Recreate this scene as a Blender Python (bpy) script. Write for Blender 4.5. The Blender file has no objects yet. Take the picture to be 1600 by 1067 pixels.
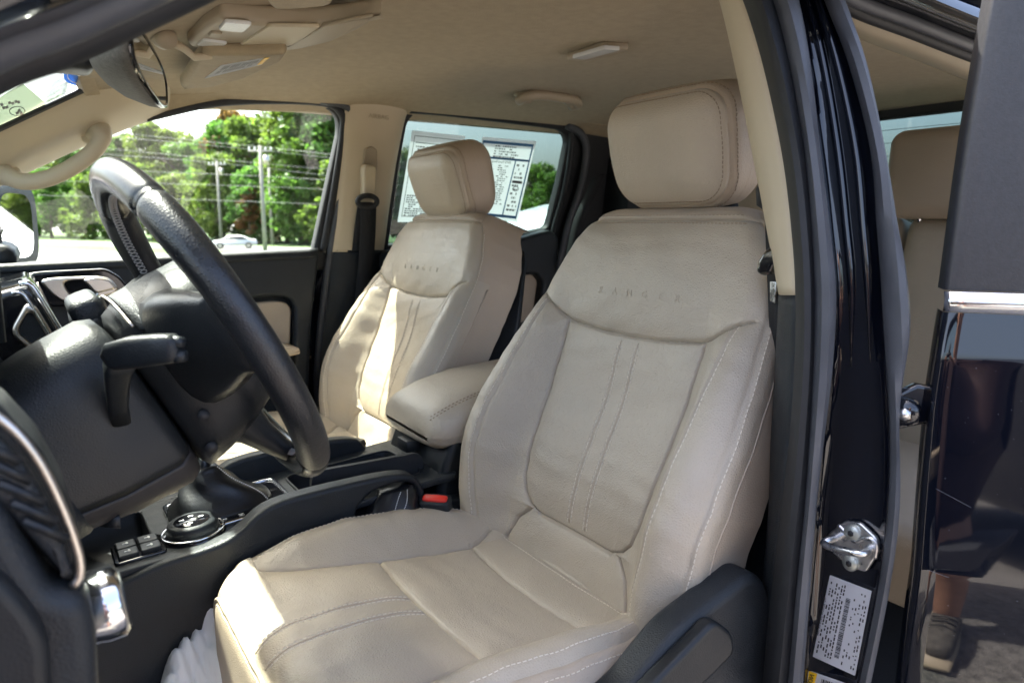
import bpy, bmesh, math, random
import numpy as np
from mathutils import Vector, Matrix
random.seed(7)
RNG = np.random.default_rng(11)
SC = bpy.context.scene
COL = SC.collection
# ------------------------------------------------------------------ camera, sky, sun, exposure
# The world origin is the camera. x = towards the tail of the truck, y = towards the passenger side, z = up.
GROUND = -1.5
PSI, TH, FPX = math.radians(33), math.radians(9.1), 1170.0
cam_d = bpy.data.cameras.new('camera')
cam_d.sensor_width = 36.0
cam_d.lens = 36.0 * FPX / 1600.0
cam_d.clip_start = 0.02
cam_d.clip_end = 3000.0
cam_d.dof.use_dof = True
cam_d.dof.focus_distance = 1.05
cam_d.dof.aperture_fstop = 7.1
cam = bpy.data.objects.new('camera', cam_d)
COL.objects.link(cam)
cam.rotation_euler = (math.radians(90) - TH, 0, -PSI)
SC.camera = cam
SUN_DIR = Vector((-0.20, 0.56, 1.0)).normalized()      # towards the sun
world = bpy.data.worlds.new('World')
SC.world = world
world.use_nodes = True
wn = world.node_tree
sky = wn.nodes.new('ShaderNodeTexSky')
sky.sky_type = 'NISHITA'
sky.sun_disc = False
sky.sun_elevation = math.asin(SUN_DIR.z)
sky.sun_rotation = math.atan2(SUN_DIR.x, SUN_DIR.y)
sky.air_density = 0.7
sky.dust_density = 6.0
sky.ozone_density = 0.4
bg = wn.nodes['Background']
bg.inputs['Strength'].default_value = 0.15
wn.links.new(sky.outputs[0], bg.inputs['Color'])
sun_d = bpy.data.lights.new('sun', 'SUN')
sun_d.energy = 4.1
sun_d.angle = math.radians(0.6)
sun_d.color = (1.0, 0.95, 0.87)
sun = bpy.data.objects.new('sun', sun_d)
COL.objects.link(sun)
sun.rotation_euler = SUN_DIR.to_track_quat('Z', 'Y').to_euler()
SC.view_settings.view_transform = 'Standard'
SC.view_settings.look = 'None'
SC.view_settings.exposure = 2.75
SC.view_settings.gamma = 1.0
SC.cycles.max_bounces = 10
SC.cycles.diffuse_bounces = 6
SC.cycles.glossy_bounces = 4
SC.cycles.transmission_bounces = 8
SC.cycles.transparent_max_bounces = 24
SC.cycles.sample_clamp_indirect = 6.0

# ------------------------------------------------------------------ measuring helpers (photo pixel + a known plane -> point in the cab)
_s, _c, _st, _ct = math.sin(PSI), math.cos(PSI), math.sin(TH), math.cos(TH)
_A = np.array([_s * _ct, _c * _ct, -_st]); _R = np.array([_c, -_s, 0.0]); _U = np.cross(_R, _A)
def ray(px, py): return _A + (px - 800) / FPX * _R - (py - 533.5) / FPX * _U
def PX(px, py, x): r = ray(px, py); return r * (x / r[0])
def PY(px, py, y): r = ray(px, py); return r * (y / r[1])
def PZ(px, py, z): r = ray(px, py); return r * (z / r[2])
def PP(px, py, p0, n):
    r = ray(px, py); n = np.array(n, float)
    return r * (np.dot(np.array(p0, float), n) / np.dot(r, n))

# ------------------------------------------------------------------ object helpers
def tag(o, label=None, cat=None, group=None, kind=None):
    if label: o['label'] = label
    if cat: o['category'] = cat
    if group: o['group'] = group
    if kind: o['kind'] = kind
    return o
def empty(name, loc=(0, 0, 0), label=None, cat=None, group=None):
    o = bpy.data.objects.new(name, None); COL.objects.link(o)
    o.empty_display_size = 0.05
    o.location = loc
    return tag(o, label, cat, group)
def link(name, me, mat=None, parent=None):
    o = bpy.data.objects.new(name, me); COL.objects.link(o)
    if mat is not None and not me.materials: me.materials.append(mat)
    if parent is not None:
        o.parent = parent
        off = Vector(parent.location)
        q = parent.parent
        while q is not None:
            off = off + Vector(q.location); q = q.parent
        o.location = -off           # children are modelled in scene coordinates
    return o
def mesh(name, verts, faces, mat=None, parent=None, smooth=True):
    me = bpy.data.meshes.new(name)
    me.from_pydata([tuple(map(float, v)) for v in verts], [], [tuple(f) for f in faces])
    me.update()
    if smooth: me.shade_smooth()
    return link(name, me, mat, parent)
def bm_obj(name, bm, mat=None, parent=None, smooth=True, angle=None):
    me = bpy.data.meshes.new(name)
    bm.normal_update(); bm.to_mesh(me); bm.free()
    if smooth:
        me.shade_smooth()
        if angle is not None:
            try: me.set_sharp_from_angle(angle=math.radians(angle))
            except Exception: pass
    return link(name, me, mat, parent)
def box_bm(bm, lo, hi, bev=0.0, seg=2):
    lo = np.array(lo, float); hi = np.array(hi, float)
    vs = [bm.verts.new((lo[0] if i & 1 == 0 else hi[0], lo[1] if i & 2 == 0 else hi[1], lo[2] if i & 4 == 0 else hi[2])) for i in range(8)]
    fs = [(0, 2, 3, 1), (4, 5, 7, 6), (0, 1, 5, 4), (2, 6, 7, 3), (0, 4, 6, 2), (1, 3, 7, 5)]
    faces = [bm.faces.new([vs[k] for k in f]) for f in fs]
    if bev > 0:
        es = list({e for f in faces for e in f.edges})
        bmesh.ops.bevel(bm, geom=es, offset=bev, segments=seg, profile=0.5, affect='EDGES')
def box(name, lo, hi, mat, parent=None, bev=0.004, seg=2):
    bm = bmesh.new(); box_bm(bm, lo, hi, bev, seg)
    return bm_obj(name, bm, mat, parent, True, 35)
def smooth_path(pts, n=60, closed=False):
    """Catmull-Rom through points, resampled evenly."""
    P = [np.array(p, float) for p in pts]
    if closed: Q = [P[-1]] + P + [P[0], P[1]]
    else: Q = [2 * P[0] - P[1]] + P + [2 * P[-1] - P[-2]]
    out = []
    m = len(Q) - 3
    for i in range(m):
        p0, p1, p2, p3 = Q[i:i + 4]
        for t in np.linspace(0, 1, 16, endpoint=False):
            out.append(0.5 * ((2 * p1) + (-p0 + p2) * t + (2 * p0 - 5 * p1 + 4 * p2 - p3) * t * t + (-p0 + 3 * p1 - 3 * p2 + p3) * t ** 3))
    if not closed: out.append(Q[-2])
    else: out.append(out[0])
    out = np.array(out)
    L = np.r_[0, np.cumsum(np.linalg.norm(np.diff(out, axis=0), axis=1))]
    s = np.linspace(0, L[-1], n + (1 if closed else 0))
    res = np.stack([np.interp(s, L, out[:, k]) for k in range(out.shape[1])], 1)
    return res[:-1] if closed else res
def frames(path, closed=False, up=(0, 0, 1)):
    n = len(path); out = []
    prev = None
    for i in range(n):
        a = path[(i - 1) % n] if (closed or i > 0) else path[i]
        b = path[(i + 1) % n] if (closed or i < n - 1) else path[i]
        t = b - a; t = t / (np.linalg.norm(t) + 1e-12)
        if prev is None:
            u = np.array(up, float); u = u - t * np.dot(u, t)
            if np.linalg.norm(u) < 1e-3: u = np.array([1.0, 0, 0]) - t * t[0]
        else: u = prev - t * np.dot(prev, t)
        u = u / np.linalg.norm(u); prev = u
        out.append((t, u, np.cross(t, u)))
    return out
def tube_vf(path, rad, sides=12, closed=False, flat=1.0, up=(0, 0, 1), caps=True):
    path = [np.array(p, float) for p in path]; n = len(path)
    rad = np.broadcast_to(np.array(rad, float), (n,))
    fr = frames(path, closed, up); V = []; F = []
    for i in range(n):
        t, u, w = fr[i]
        for k in range(sides):
            a = 2 * math.pi * k / sides
            V.append(path[i] + rad[i] * (math.cos(a) * u * flat + math.sin(a) * w))
    for i in range(n if closed else n - 1):
        j = (i + 1) % n
        for k in range(sides):
            l = (k + 1) % sides
            F.append((i * sides + k, i * sides + l, j * sides + l, j * sides + k))
    if not closed and caps:
        F.append(tuple(range(sides - 1, -1, -1))); F.append(tuple((n - 1) * sides + k for k in range(sides)))
    return V, F
def tube(name, path, rad, mat, parent=None, sides=12, closed=False, flat=1.0, up=(0, 0, 1)):
    V, F = tube_vf(path, rad, sides, closed, flat, up)
    return mesh(name, V, F, mat, parent)
def loft(name, rings, mat, parent=None, closed_ring=True, caps=True, smooth=True, angle=None):
    """rings: list of equally long point loops"""
    n = len(rings[0]); V = [p for r in rings for p in r]; F = []
    for i in range(len(rings) - 1):
        for k in range(n if closed_ring else n - 1):
            l = (k + 1) % n
            F.append((i * n + k, i * n + l, (i + 1) * n + l, (i + 1) * n + k))
    if caps and closed_ring:
        F.append(tuple(range(n - 1, -1, -1))); F.append(tuple((len(rings) - 1) * n + k for k in range(n)))
    o = mesh(name, V, F, mat, parent, smooth)
    if angle is not None: o.data.set_sharp_from_angle(angle=math.radians(angle))
    return o
def ribbon(name, lines, mat, parent=None, thick=0.0, n=48, sub=0, angle=None):
    """a sheet lofted through several polylines in space (each resampled), given a thickness by a modifier"""
    L = [smooth_path(l, n) for l in lines]
    if sub:
        arr = np.stack(L, 0); rows = []
        for k in range(n): rows.append(smooth_path(arr[:, k], sub))
        arr = np.stack(rows, 1); L = list(arr)
    o = loft(name, L, mat, parent, closed_ring=False, caps=False)
    if thick:
        m = o.modifiers.new('thickness', 'SOLIDIFY'); m.thickness = thick; m.offset = 0.0
        if angle is None: angle = 40
    if angle is not None: o.data.set_sharp_from_angle(angle=math.radians(angle))
    return o
def round_poly(pts, r=0.01, seg=5):
    """2D polygon with rounded corners; r may be a list"""
    n = len(pts); out = []
    rr = r if isinstance(r, (list, tuple)) else [r] * n
    for i in range(n):
        p = np.array(pts[i], float); a = np.array(pts[i - 1], float) - p; b = np.array(pts[(i + 1) % n], float) - p
        la, lb = np.linalg.norm(a), np.linalg.norm(b)
        q = min(rr[i], la * 0.49, lb * 0.49)
        if q <= 1e-6: out.append(p); continue
        A, B = p + a / la * q, p + b / lb * q
        for t in np.linspace(0, 1, seg + 1): out.append((1 - t) ** 2 * A + 2 * t * (1 - t) * p + t * t * B)
    return out
def plate(name, outline, holes, depth, mat, parent=None, bev=0.0, frame=None, bevres=2):
    """a flat plate with holes: outline / holes are 2D loops, frame = (origin, e1, e2): the plate is centred on that plane, depth along e1 x e2"""
    cu = bpy.data.curves.new('c', 'CURVE'); cu.dimensions = '2D'; cu.fill_mode = 'BOTH'
    cu.extrude = max(depth / 2 - bev, 0.0); cu.bevel_depth = bev; cu.bevel_resolution = bevres; cu.offset = -bev
    for lp in [outline] + list(holes):
        sp = cu.splines.new('POLY'); sp.points.add(len(lp) - 1)
        for i, p in enumerate(lp): sp.points[i].co = (float(p[0]), float(p[1]), 0, 1)
        sp.use_cyclic_u = True
    tmp = bpy.data.objects.new('c', cu)
    me = bpy.data.meshes.new_from_object(tmp)
    bpy.data.objects.remove(tmp); bpy.data.curves.remove(cu)
    me.name = name
    o0, e1, e2 = [np.array(v, float) for v in frame]
    e3 = np.cross(e1, e2)
    M = Matrix(((e1[0], e2[0], e3[0], o0[0]), (e1[1], e2[1], e3[1], o0[1]), (e1[2], e2[2], e3[2], o0[2]), (0, 0, 0, 1)))
    me.transform(M)
    me.materials.clear()
    me.shade_smooth()
    me.set_sharp_from_angle(angle=math.radians(40))
    return link(name, me, mat, parent)
def yframe(y): return ((0, y, 0), (1, 0, 0), (0, 0, 1))      # 2D (x, z) in the plane y; depth runs along -y
def ypoly(px, y, r=0.0, seg=5):
    pts = [PY(a, b, y)[[0, 2]] for a, b in px]
    return round_poly(pts, r, seg) if (isinstance(r, list) or r > 0) else pts
def interp(tab, x):
    tab = np.array(tab, float)
    return np.interp(x, tab[:, 0], tab[:, 1])
def sstep(x): x = np.clip(x, 0, 1); return x * x * (3 - 2 * x)
def text_obj(name, body, size, mat, parent, origin, e1, e2, depth=0.0004, align='CENTER', bold=0.0):
    cu = bpy.data.curves.new(name, 'FONT'); cu.body = body; cu.size = size; cu.align_x = align; cu.align_y = 'CENTER'
    cu.extrude = depth; cu.offset = bold; cu.resolution_u = 2
    tmp = bpy.data.objects.new(name, cu)
    me = bpy.data.meshes.new_from_object(tmp)
    bpy.data.objects.remove(tmp); bpy.data.curves.remove(cu)
    e1 = np.array(e1, float); e2 = np.array(e2, float); e1 /= np.linalg.norm(e1); e2 /= np.linalg.norm(e2); e3 = np.cross(e1, e2)
    o0 = np.array(origin, float)
    me.transform(Matrix(((e1[0], e2[0], e3[0], o0[0]), (e1[1], e2[1], e3[1], o0[1]), (e1[2], e2[2], e3[2], o0[2]), (0, 0, 0, 1))))
    me.materials.clear()
    return link(name, me, mat, parent)

# ------------------------------------------------------------------ materials
def nodes_of(m): return m.node_tree.nodes, m.node_tree.links
def mat(name, color, rough=0.5, metal=0.0, spec=0.5, noise=None, bump=None, coat=0.0, sheen=0.0, rough_noise=0.0, trans=0.0, ior=1.5):
    """noise = (scale, amount): colour mottling; bump = list of (kind, scale, strength, distance)"""
    m = bpy.data.materials.new(name); m.use_nodes = True
    N, L = nodes_of(m); b = N['Principled BSDF']
    b.inputs['Base Color'].default_value = (*color, 1); b.inputs['Roughness'].default_value = rough
    b.inputs['Metallic'].default_value = metal; b.inputs['Specular IOR Level'].default_value = spec
    b.inputs['Coat Weight'].default_value = coat; b.inputs['Coat Roughness'].default_value = 0.03
    b.inputs['Sheen Weight'].default_value = sheen; b.inputs['Transmission Weight'].default_value = trans; b.inputs['IOR'].default_value = ior
    tc = N.new('ShaderNodeTexCoord')
    if noise:
        t = N.new('ShaderNodeTexNoise'); t.inputs['Scale'].default_value = noise[0]; t.inputs['Detail'].default_value = 6
        L.new(tc.outputs['Object'], t.inputs['Vector'])
        r = N.new('ShaderNodeMapRange'); r.inputs[1].default_value = 0.3; r.inputs[2].default_value = 0.7
        r.inputs[3].default_value = 1 - noise[1]; r.inputs[4].default_value = 1 + noise[1]
        L.new(t.outputs[0], r.inputs[0])
        mx = N.new('ShaderNodeMix'); mx.data_type = 'RGBA'; mx.blend_type = 'MULTIPLY'; mx.inputs[0].default_value = 1
        mx.inputs[6].default_value = (*color, 1); L.new(r.outputs[0], mx.inputs[7])
        L.new(mx.outputs[2], b.inputs['Base Color'])
        if rough_noise:
            r2 = N.new('ShaderNodeMapRange'); r2.inputs[1].default_value = 0.3; r2.inputs[2].default_value = 0.7
            r2.inputs[3].default_value = rough - rough_noise; r2.inputs[4].default_value = rough + rough_noise
            L.new(t.outputs[0], r2.inputs[0]); L.new(r2.outputs[0], b.inputs['Roughness'])
    prev = None
    for kind, scale, strength, dist in (bump or []):
        if kind == 'voronoi':
            t = N.new('ShaderNodeTexVoronoi'); t.feature = 'DISTANCE_TO_EDGE'
        else:
            t = N.new('ShaderNodeTexNoise'); t.inputs['Detail'].default_value = 3
        t.inputs['Scale'].default_value = scale
        L.new(tc.outputs['Object'], t.inputs['Vector'])
        bp = N.new('ShaderNodeBump'); bp.inputs['Strength'].default_value = strength; bp.inputs['Distance'].default_value = dist
        L.new(t.outputs[0], bp.inputs['Height'])
        if prev: L.new(prev.outputs[0], bp.inputs['Normal'])
        prev = bp
    if prev: L.new(prev.outputs[0], b.inputs['Normal'])
    return m
M = {}
M['leather'] = mat('beige_leather', (0.440, 0.372, 0.284), 0.38, noise=(9.0, 0.06), rough_noise=0.09, bump=[('voronoi', 300, 0.75, 0.0011), ('noise', 26, 0.45, 0.004), ('noise', 150, 0.35, 0.0012)])
M['leather_side'] = mat('beige_vinyl', (0.420, 0.340, 0.255), 0.48, noise=(6.0, 0.05), bump=[('voronoi', 300, 0.7, 0.0010), ('noise', 24, 0.35, 0.003)])
M['thread'] = mat('beige_thread', (0.70, 0.63, 0.52), 0.8)
M['thread_dark'] = mat('brown_thread', (0.26, 0.20, 0.145), 0.8)
M['thread_grey'] = mat('grey_thread', (0.35, 0.33, 0.30), 0.8)
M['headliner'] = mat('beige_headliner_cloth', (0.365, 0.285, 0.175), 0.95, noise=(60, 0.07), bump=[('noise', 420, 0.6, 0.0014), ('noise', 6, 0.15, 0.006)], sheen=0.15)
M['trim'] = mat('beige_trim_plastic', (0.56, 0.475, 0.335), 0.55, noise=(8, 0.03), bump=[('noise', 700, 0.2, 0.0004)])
M['trim_grey'] = mat('beige_console_plastic', (0.40, 0.33, 0.235), 0.5, bump=[('noise', 700, 0.2, 0.0004)])
M['plastic'] = mat('charcoal_grained_plastic', (0.015, 0.018, 0.021), 0.46, spec=0.35, noise=(30, 0.15), rough_noise=0.07, bump=[('voronoi', 340, 0.6, 0.0010)])
M['plastic_smooth'] = mat('charcoal_smooth_plastic', (0.011, 0.013, 0.015), 0.42, spec=0.35, noise=(20, 0.15), rough_noise=0.08, bump=[('voronoi', 330, 0.35, 0.0008), ('noise', 40, 0.1, 0.002)])
M['plastic_brown'] = mat('warm_charcoal_plastic', (0.024, 0.022, 0.022), 0.5, spec=0.35, noise=(30, 0.08), bump=[('noise', 500, 0.2, 0.0004)])
M['gloss_black'] = mat('gloss_black_trim', (0.008, 0.008, 0.010), 0.08, coat=0.5)
M['rubber'] = mat('black_rubber', (0.014, 0.015, 0.017), 0.62, noise=(60, 0.15))
M['rubber_grey'] = mat('grey_rubber_seal', (0.060, 0.064, 0.074), 0.5, noise=(25, 0.18), rough_noise=0.08, bump=[('noise', 260, 0.25, 0.0006)])
M['paint'] = mat('black_car_paint', (0.003, 0.004, 0.008), 0.03, coat=0.6, noise=(4, 0.1))
M['applique'] = mat('satin_black_applique', (0.022, 0.023, 0.026), 0.42, spec=0.8, noise=(200, 0.2), bump=[('noise', 500, 0.3, 0.0005)])
M['chrome'] = mat('bright_chrome', (0.82, 0.83, 0.85), 0.12, metal=1.0, noise=(30, 0.05))
M['satin_metal'] = mat('satin_champagne_metal', (0.62, 0.57, 0.51), 0.32, metal=1.0, noise=(12, 0.06))
M['steel'] = mat('zinc_plated_steel', (0.62, 0.62, 0.62), 0.3, metal=1.0, noise=(90, 0.18), rough_noise=0.1, bump=[('noise', 160, 0.2, 0.0005)])
M['bolt'] = mat('zinc_bolt', (0.50, 0.52, 0.47), 0.42, metal=0.8)
M['wheel'] = mat('worn_black_leather', (0.010, 0.011, 0.013), 0.33, spec=0.6, noise=(9, 0.25), rough_noise=0.12, bump=[('voronoi', 330, 0.5, 0.0009), ('noise', 60, 0.25, 0.001)])
M['boot'] = mat('soft_black_leather', (0.010, 0.011, 0.013), 0.36, noise=(12, 0.2), bump=[('voronoi', 380, 0.4, 0.0006), ('noise', 40, 0.3, 0.002)])
M['webbing'] = mat('black_belt_webbing', (0.012, 0.012, 0.014), 0.85, bump=[('noise', 700, 0.5, 0.0008)])
M['red'] = mat('red_release_button', (0.72, 0.035, 0.022), 0.35)
M['white_print'] = mat('white_print', (0.8, 0.8, 0.78), 0.6)
M['black_print'] = mat('black_print', (0.02, 0.02, 0.022), 0.6)
M['grey_print'] = mat('grey_print', (0.16, 0.16, 0.17), 0.7)
M['blue_print'] = mat('blue_print', (0.06, 0.20, 0.42), 0.6)
M['carpet'] = mat('dark_carpet', (0.020, 0.020, 0.021), 0.95, noise=(300, 0.5), bump=[('noise', 500, 1.0, 0.004)])
M['paper'] = mat('white_paper', (0.78, 0.78, 0.80), 0.7)
M['lens'] = mat('lamp_lens', (0.74, 0.74, 0.72), 0.25, bump=[('voronoi', 220, 0.5, 0.001)])
M['bag'] = mat('white_plastic_bag', (0.80, 0.82, 0.85), 0.35, bump=[('noise', 16, 0.5, 0.01)])
def glass_mat(name, tint, alpha_mix, rough=0.0):
    """thin automotive glass: tinted see-through plus a clear reflection"""
    m = bpy.data.materials.new(name); m.use_nodes = True
    N, L = nodes_of(m); N.remove(N['Principled BSDF']); out = N['Material Output']
    t = N.new('ShaderNodeBsdfTransparent'); t.inputs[0].default_value = (*tint, 1)
    g = N.new('ShaderNodeBsdfGlossy'); g.inputs['Roughness'].default_value = rough; g.inputs[0].default_value = (1, 1, 1, 1)
    lw = N.new('ShaderNodeLayerWeight'); lw.inputs[0].default_value = 0.5
    pw = N.new('ShaderNodeMath'); pw.operation = 'POWER'; pw.inputs[1].default_value = 5.0; L.new(lw.outputs['Facing'], pw.inputs[0])
    fr = N.new('ShaderNodeMath'); fr.operation = 'MULTIPLY_ADD'; fr.inputs[1].default_value = 0.95; fr.inputs[2].default_value = 0.035; L.new(pw.outputs[0], fr.inputs[0])
    mx = N.new('ShaderNodeMixShader')
    L.new(fr.outputs[0], mx.inputs[0]); L.new(t.outputs[0], mx.inputs[1]); L.new(g.outputs[0], mx.inputs[2]); L.new(mx.outputs[0], out.inputs[0])
    return m
M['glass'] = glass_mat('clear_window_glass', (0.90, 0.95, 0.92), 0)
M['glass_tint'] = glass_mat('privacy_window_glass', (0.40, 0.47, 0.46), 0)
M['mirror'] = mat('mirror_glass', (0.86, 0.87, 0.88), 0.02, metal=1.0)

def add_wear(m, spots, col):
    """scuffed leather: pale rubbed patches round given points of the seat, broken up by noise"""
    N, L = nodes_of(m); b = N['Principled BSDF']; tc = N.new('ShaderNodeTexCoord')
    src = b.inputs['Base Color'].links[0].from_socket
    for p, r in spots:
        vd = N.new('ShaderNodeVectorMath'); vd.operation = 'DISTANCE'; vd.inputs[1].default_value = p; L.new(tc.outputs['Object'], vd.inputs[0])
        mr = N.new('ShaderNodeMapRange'); mr.inputs[1].default_value = 0.0; mr.inputs[2].default_value = r; mr.inputs[3].default_value = 0.34; mr.inputs[4].default_value = -0.25; L.new(vd.outputs['Value'], mr.inputs[0])
        nz = N.new('ShaderNodeTexNoise'); nz.inputs['Scale'].default_value = 95; nz.inputs['Detail'].default_value = 5; L.new(tc.outputs['Object'], nz.inputs['Vector'])
        ad = N.new('ShaderNodeMath'); ad.operation = 'ADD'; L.new(mr.outputs[0], ad.inputs[0]); L.new(nz.outputs[0], ad.inputs[1])
        st = N.new('ShaderNodeMapRange'); st.inputs[1].default_value = 0.70; st.inputs[2].default_value = 0.86; st.inputs[4].default_value = 0.6; L.new(ad.outputs[0], st.inputs[0])
        mx = N.new('ShaderNodeMix'); mx.data_type = 'RGBA'; mx.inputs[7].default_value = (*col, 1)
        L.new(st.outputs[0], mx.inputs[0]); L.new(src, mx.inputs[6]); src = mx.outputs[2]
    L.new(src, b.inputs['Base Color'])
add_wear(M['leather'], [(tuple(PY(1036, 862, .60)), .035), (tuple(PY(745, 1037, .66)), .03)], (0.58, 0.48, 0.35))
# ------------------------------------------------------------------ ground, road, trees outside
RDIR = np.array([math.cos(PSI + math.radians(34)), -math.sin(PSI + math.radians(34)), 0])      # the road passes at an angle to the truck
RNRM = np.array([-RDIR[1], RDIR[0], 0])
def nd(x, y): return x * RNRM[0] + y * RNRM[1]
def gz(n): return GROUND - 1.4 * sstep((np.asarray(n, float) - 6) / 34.0)
def ground_z(y, x=0.0): return gz(nd(x, y))
def strip(name, n0, n1, l0, l1, mat_, dz=0.0, ny=12, kind='structure'):
    """a sheet lying along the road direction between two distances from the truck"""
    ns = np.linspace(n0, n1, ny)
    V = []
    for n in ns:
        for l in (l0, l1):
            p = RDIR * l + RNRM * n; V.append((p[0], p[1], float(gz(n)) + dz))
    F = [(i * 2, i * 2 + 1, (i + 1) * 2 + 1, (i + 1) * 2) for i in range(ny - 1)]
    o = mesh(name, V, F, mat_, None)
    if kind: o['kind'] = kind
    return o
M['asphalt'] = mat('grey_asphalt', (0.15, 0.14, 0.13), 0.9, noise=(40, 0.4), bump=[('noise', 120, 0.8, 0.01)])
M['lot'] = mat('pale_worn_asphalt', (0.105, 0.102, 0.098), 0.9, noise=(0.5, 0.15))
M['grass'] = mat('mown_grass', (0.050, 0.095, 0.014), 0.9, noise=(0.6, 0.3))
strip('ground', -400, 900, -900, 900, M['asphalt'], -0.03, 160)
strip('parking_lot', 6, 35, -400, 400, M['lot'], 0.0, 24)
strip('grass_verge', 35, 47, -400, 400, M['grass'], 0.01, 10)
strip('road', 47, 57, -400, 400, M['lot'], 0.02, 6)
strip('far_grass', 57, 110, -400, 400, M['grass'], 0.03, 20)

def leaf_mat(name, col, var):
    m = bpy.data.materials.new(name); m.use_nodes = True
    N, L = nodes_of(m); b = N['Principled BSDF']; b.inputs['Roughness'].default_value = 0.55
    geo = N.new('ShaderNodeNewGeometry'); oi = N.new('ShaderNodeObjectInfo')
    rmp = N.new('ShaderNodeValToRGB')
    rmp.color_ramp.elements[0].color = (*[c * (1 - var) for c in col], 1); rmp.color_ramp.elements[1].color = (*[min(1, c * (1 + var)) for c in col], 1)
    L.new(geo.outputs['Random Per Island'], rmp.inputs[0])
    hs = N.new('ShaderNodeHueSaturation'); L.new(rmp.outputs[0], hs.inputs['Color'])
    mr = N.new('ShaderNodeMapRange'); mr.inputs[3].default_value = 0.47; mr.inputs[4].default_value = 0.53
    L.new(oi.outputs['Random'], mr.inputs[0]); L.new(mr.outputs[0], hs.inputs['Hue'])
    L.new(hs.outputs[0], b.inputs['Base Color'])
    tr = N.new('ShaderNodeBsdfTranslucent'); L.new(hs.outputs[0], tr.inputs[0])
    mx = N.new('ShaderNodeMixShader'); mx.inputs[0].default_value = 0.58
    L.new(b.outputs[0], mx.inputs[1]); L.new(tr.outputs[0], mx.inputs[2]); L.new(mx.outputs[0], N['Material Output'].inputs[0])
    return m
M['leaf'] = leaf_mat('broad_leaves', (0.115, 0.200, 0.030), 0.45)
M['leaf_red'] = leaf_mat('russet_leaves', (0.20, 0.10, 0.028), 0.4)
M['bark'] = mat('grey_bark', (0.14, 0.11, 0.085), 0.95, noise=(6, 0.3))
def crown_mesh(name, seed, h, r, nclump, nleaf, size, lo=0.12):
    g = np.random.default_rng(seed)
    V = []; cl = []
    for k in range(nclump):
        z = h * (lo + (1 - lo) * g.random() ** 0.8)
        prof = r * (0.45 + 0.65 * math.sin(min(1, (z / h - lo) / (1 - lo) * 1.05 + .12) * math.pi) ** 0.7)
        a = g.random() * 2 * math.pi; rad = prof * math.sqrt(g.random()) * 1.0
        cl.append((rad * math.cos(a), rad * math.sin(a), z, r * (0.16 + 0.2 * g.random())))
    cl = np.array(cl)
    idx = g.integers(0, nclump, nleaf)
    d = g.normal(size=(nleaf, 3)); d /= np.linalg.norm(d, axis=1)[:, None]
    pos = cl[idx, :3] + d * (cl[idx, 3] * (0.55 + 0.5 * g.random(nleaf)))[:, None] * np.array([1, 1, .75])
    a = g.normal(size=(nleaf, 3)); a /= np.linalg.norm(a, axis=1)[:, None]
    b = np.cross(a, d + g.normal(size=(nleaf, 3)) * .6); b /= np.linalg.norm(b, axis=1)[:, None] + 1e-9
    sz = size * (0.6 + 0.9 * g.random(nleaf))[:, None]
    quad = np.stack([pos - a * sz - b * sz * .3, pos + b * sz * .7, pos + a * sz - b * sz * .2, pos - b * sz * .6], 1).reshape(-1, 3)
    me = bpy.data.meshes.new(name)
    me.vertices.add(len(quad)); me.vertices.foreach_set('co', quad.astype(np.float32).ravel())
    F = np.arange(nleaf * 4, dtype=np.int32)
    me.loops.add(nleaf * 4); me.loops.foreach_set('vertex_index', F)
    me.polygons.add(nleaf); me.polygons.foreach_set('loop_start', (np.arange(nleaf) * 4).astype(np.int32)); me.polygons.foreach_set('loop_total', np.full(nleaf, 4, np.int32))
    me.update(calc_edges=True); me.validate()
    return me
def trunk_mesh(name, seed, h, r):
    g = np.random.default_rng(seed)
    V = []; F = []
    def add(path, rad):
        v, f = tube_vf(path, rad, 7); k = len(V); V.extend(v); F.extend([tuple(i + k for i in q) for q in f])
    main = [np.array([g.normal() * .03 * h * t, g.normal() * .03 * h * t, h * t * .85]) for t in np.linspace(0, 1, 7)]
    add(main, np.linspace(.026 * h, .006 * h, 7))
    for k in range(7):
        i = g.integers(2, 6); p = main[i]; a = g.random() * 6.28
        q = p + np.array([math.cos(a) * r * .6, math.sin(a) * r * .6, h * .16])
        add([p, (p + q) / 2 + np.array([0, 0, -.02 * h]), q], [.009 * h, .006 * h, .003 * h])
    me = bpy.data.meshes.new(name); me.from_pydata([tuple(v) for v in V], [], F); me.update(); me.shade_smooth()
    return me
TREE_KINDS = []
for k, (hh, rr, lo) in enumerate([(18, 5.6, .1), (16, 6.2, .06), (20, 4.8, .12), (13, 5.4, .03)]):
    TREE_KINDS.append((crown_mesh('crown', 100 + k, hh, rr, 70, 9000, .30, lo), trunk_mesh('trunk', 200 + k, hh, rr)))
TREE_LABELS = ['tall full-crowned green tree in the wood across the road', 'broad bushy green tree in the wood across the road', 'slim high green tree in the wood across the road', 'low spreading green tree at the edge of the wood across the road']
def tree(x, y, kind, sc, rz, leaf='leaf', label=None):
    root = empty('deciduous_tree', (x, y, float(ground_z(y, x))), label or TREE_LABELS[kind], 'tree', 'trees across the road kind %d' % kind if label is None else None)
    root.rotation_euler = (0, 0, rz); root.scale = (sc, sc, sc * (0.93 + 0.14 * random.random()))
    cm, tm = TREE_KINDS[kind]
    c = bpy.data.objects.new('crown', cm); COL.objects.link(c); c.parent = root
    t = bpy.data.objects.new('trunk', tm); COL.objects.link(t); t.parent = root
    if leaf != 'leaf':
        c.data = cm.copy(); c.data.materials.clear(); c.data.materials.append(M[leaf])
    return root
for cm, tm in TREE_KINDS: cm.materials.append(M['leaf']); tm.materials.append(M['bark'])
_AX = np.array([math.sin(PSI), math.cos(PSI), 0]); _RX = np.array([math.cos(PSI), -math.sin(PSI), 0])
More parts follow.
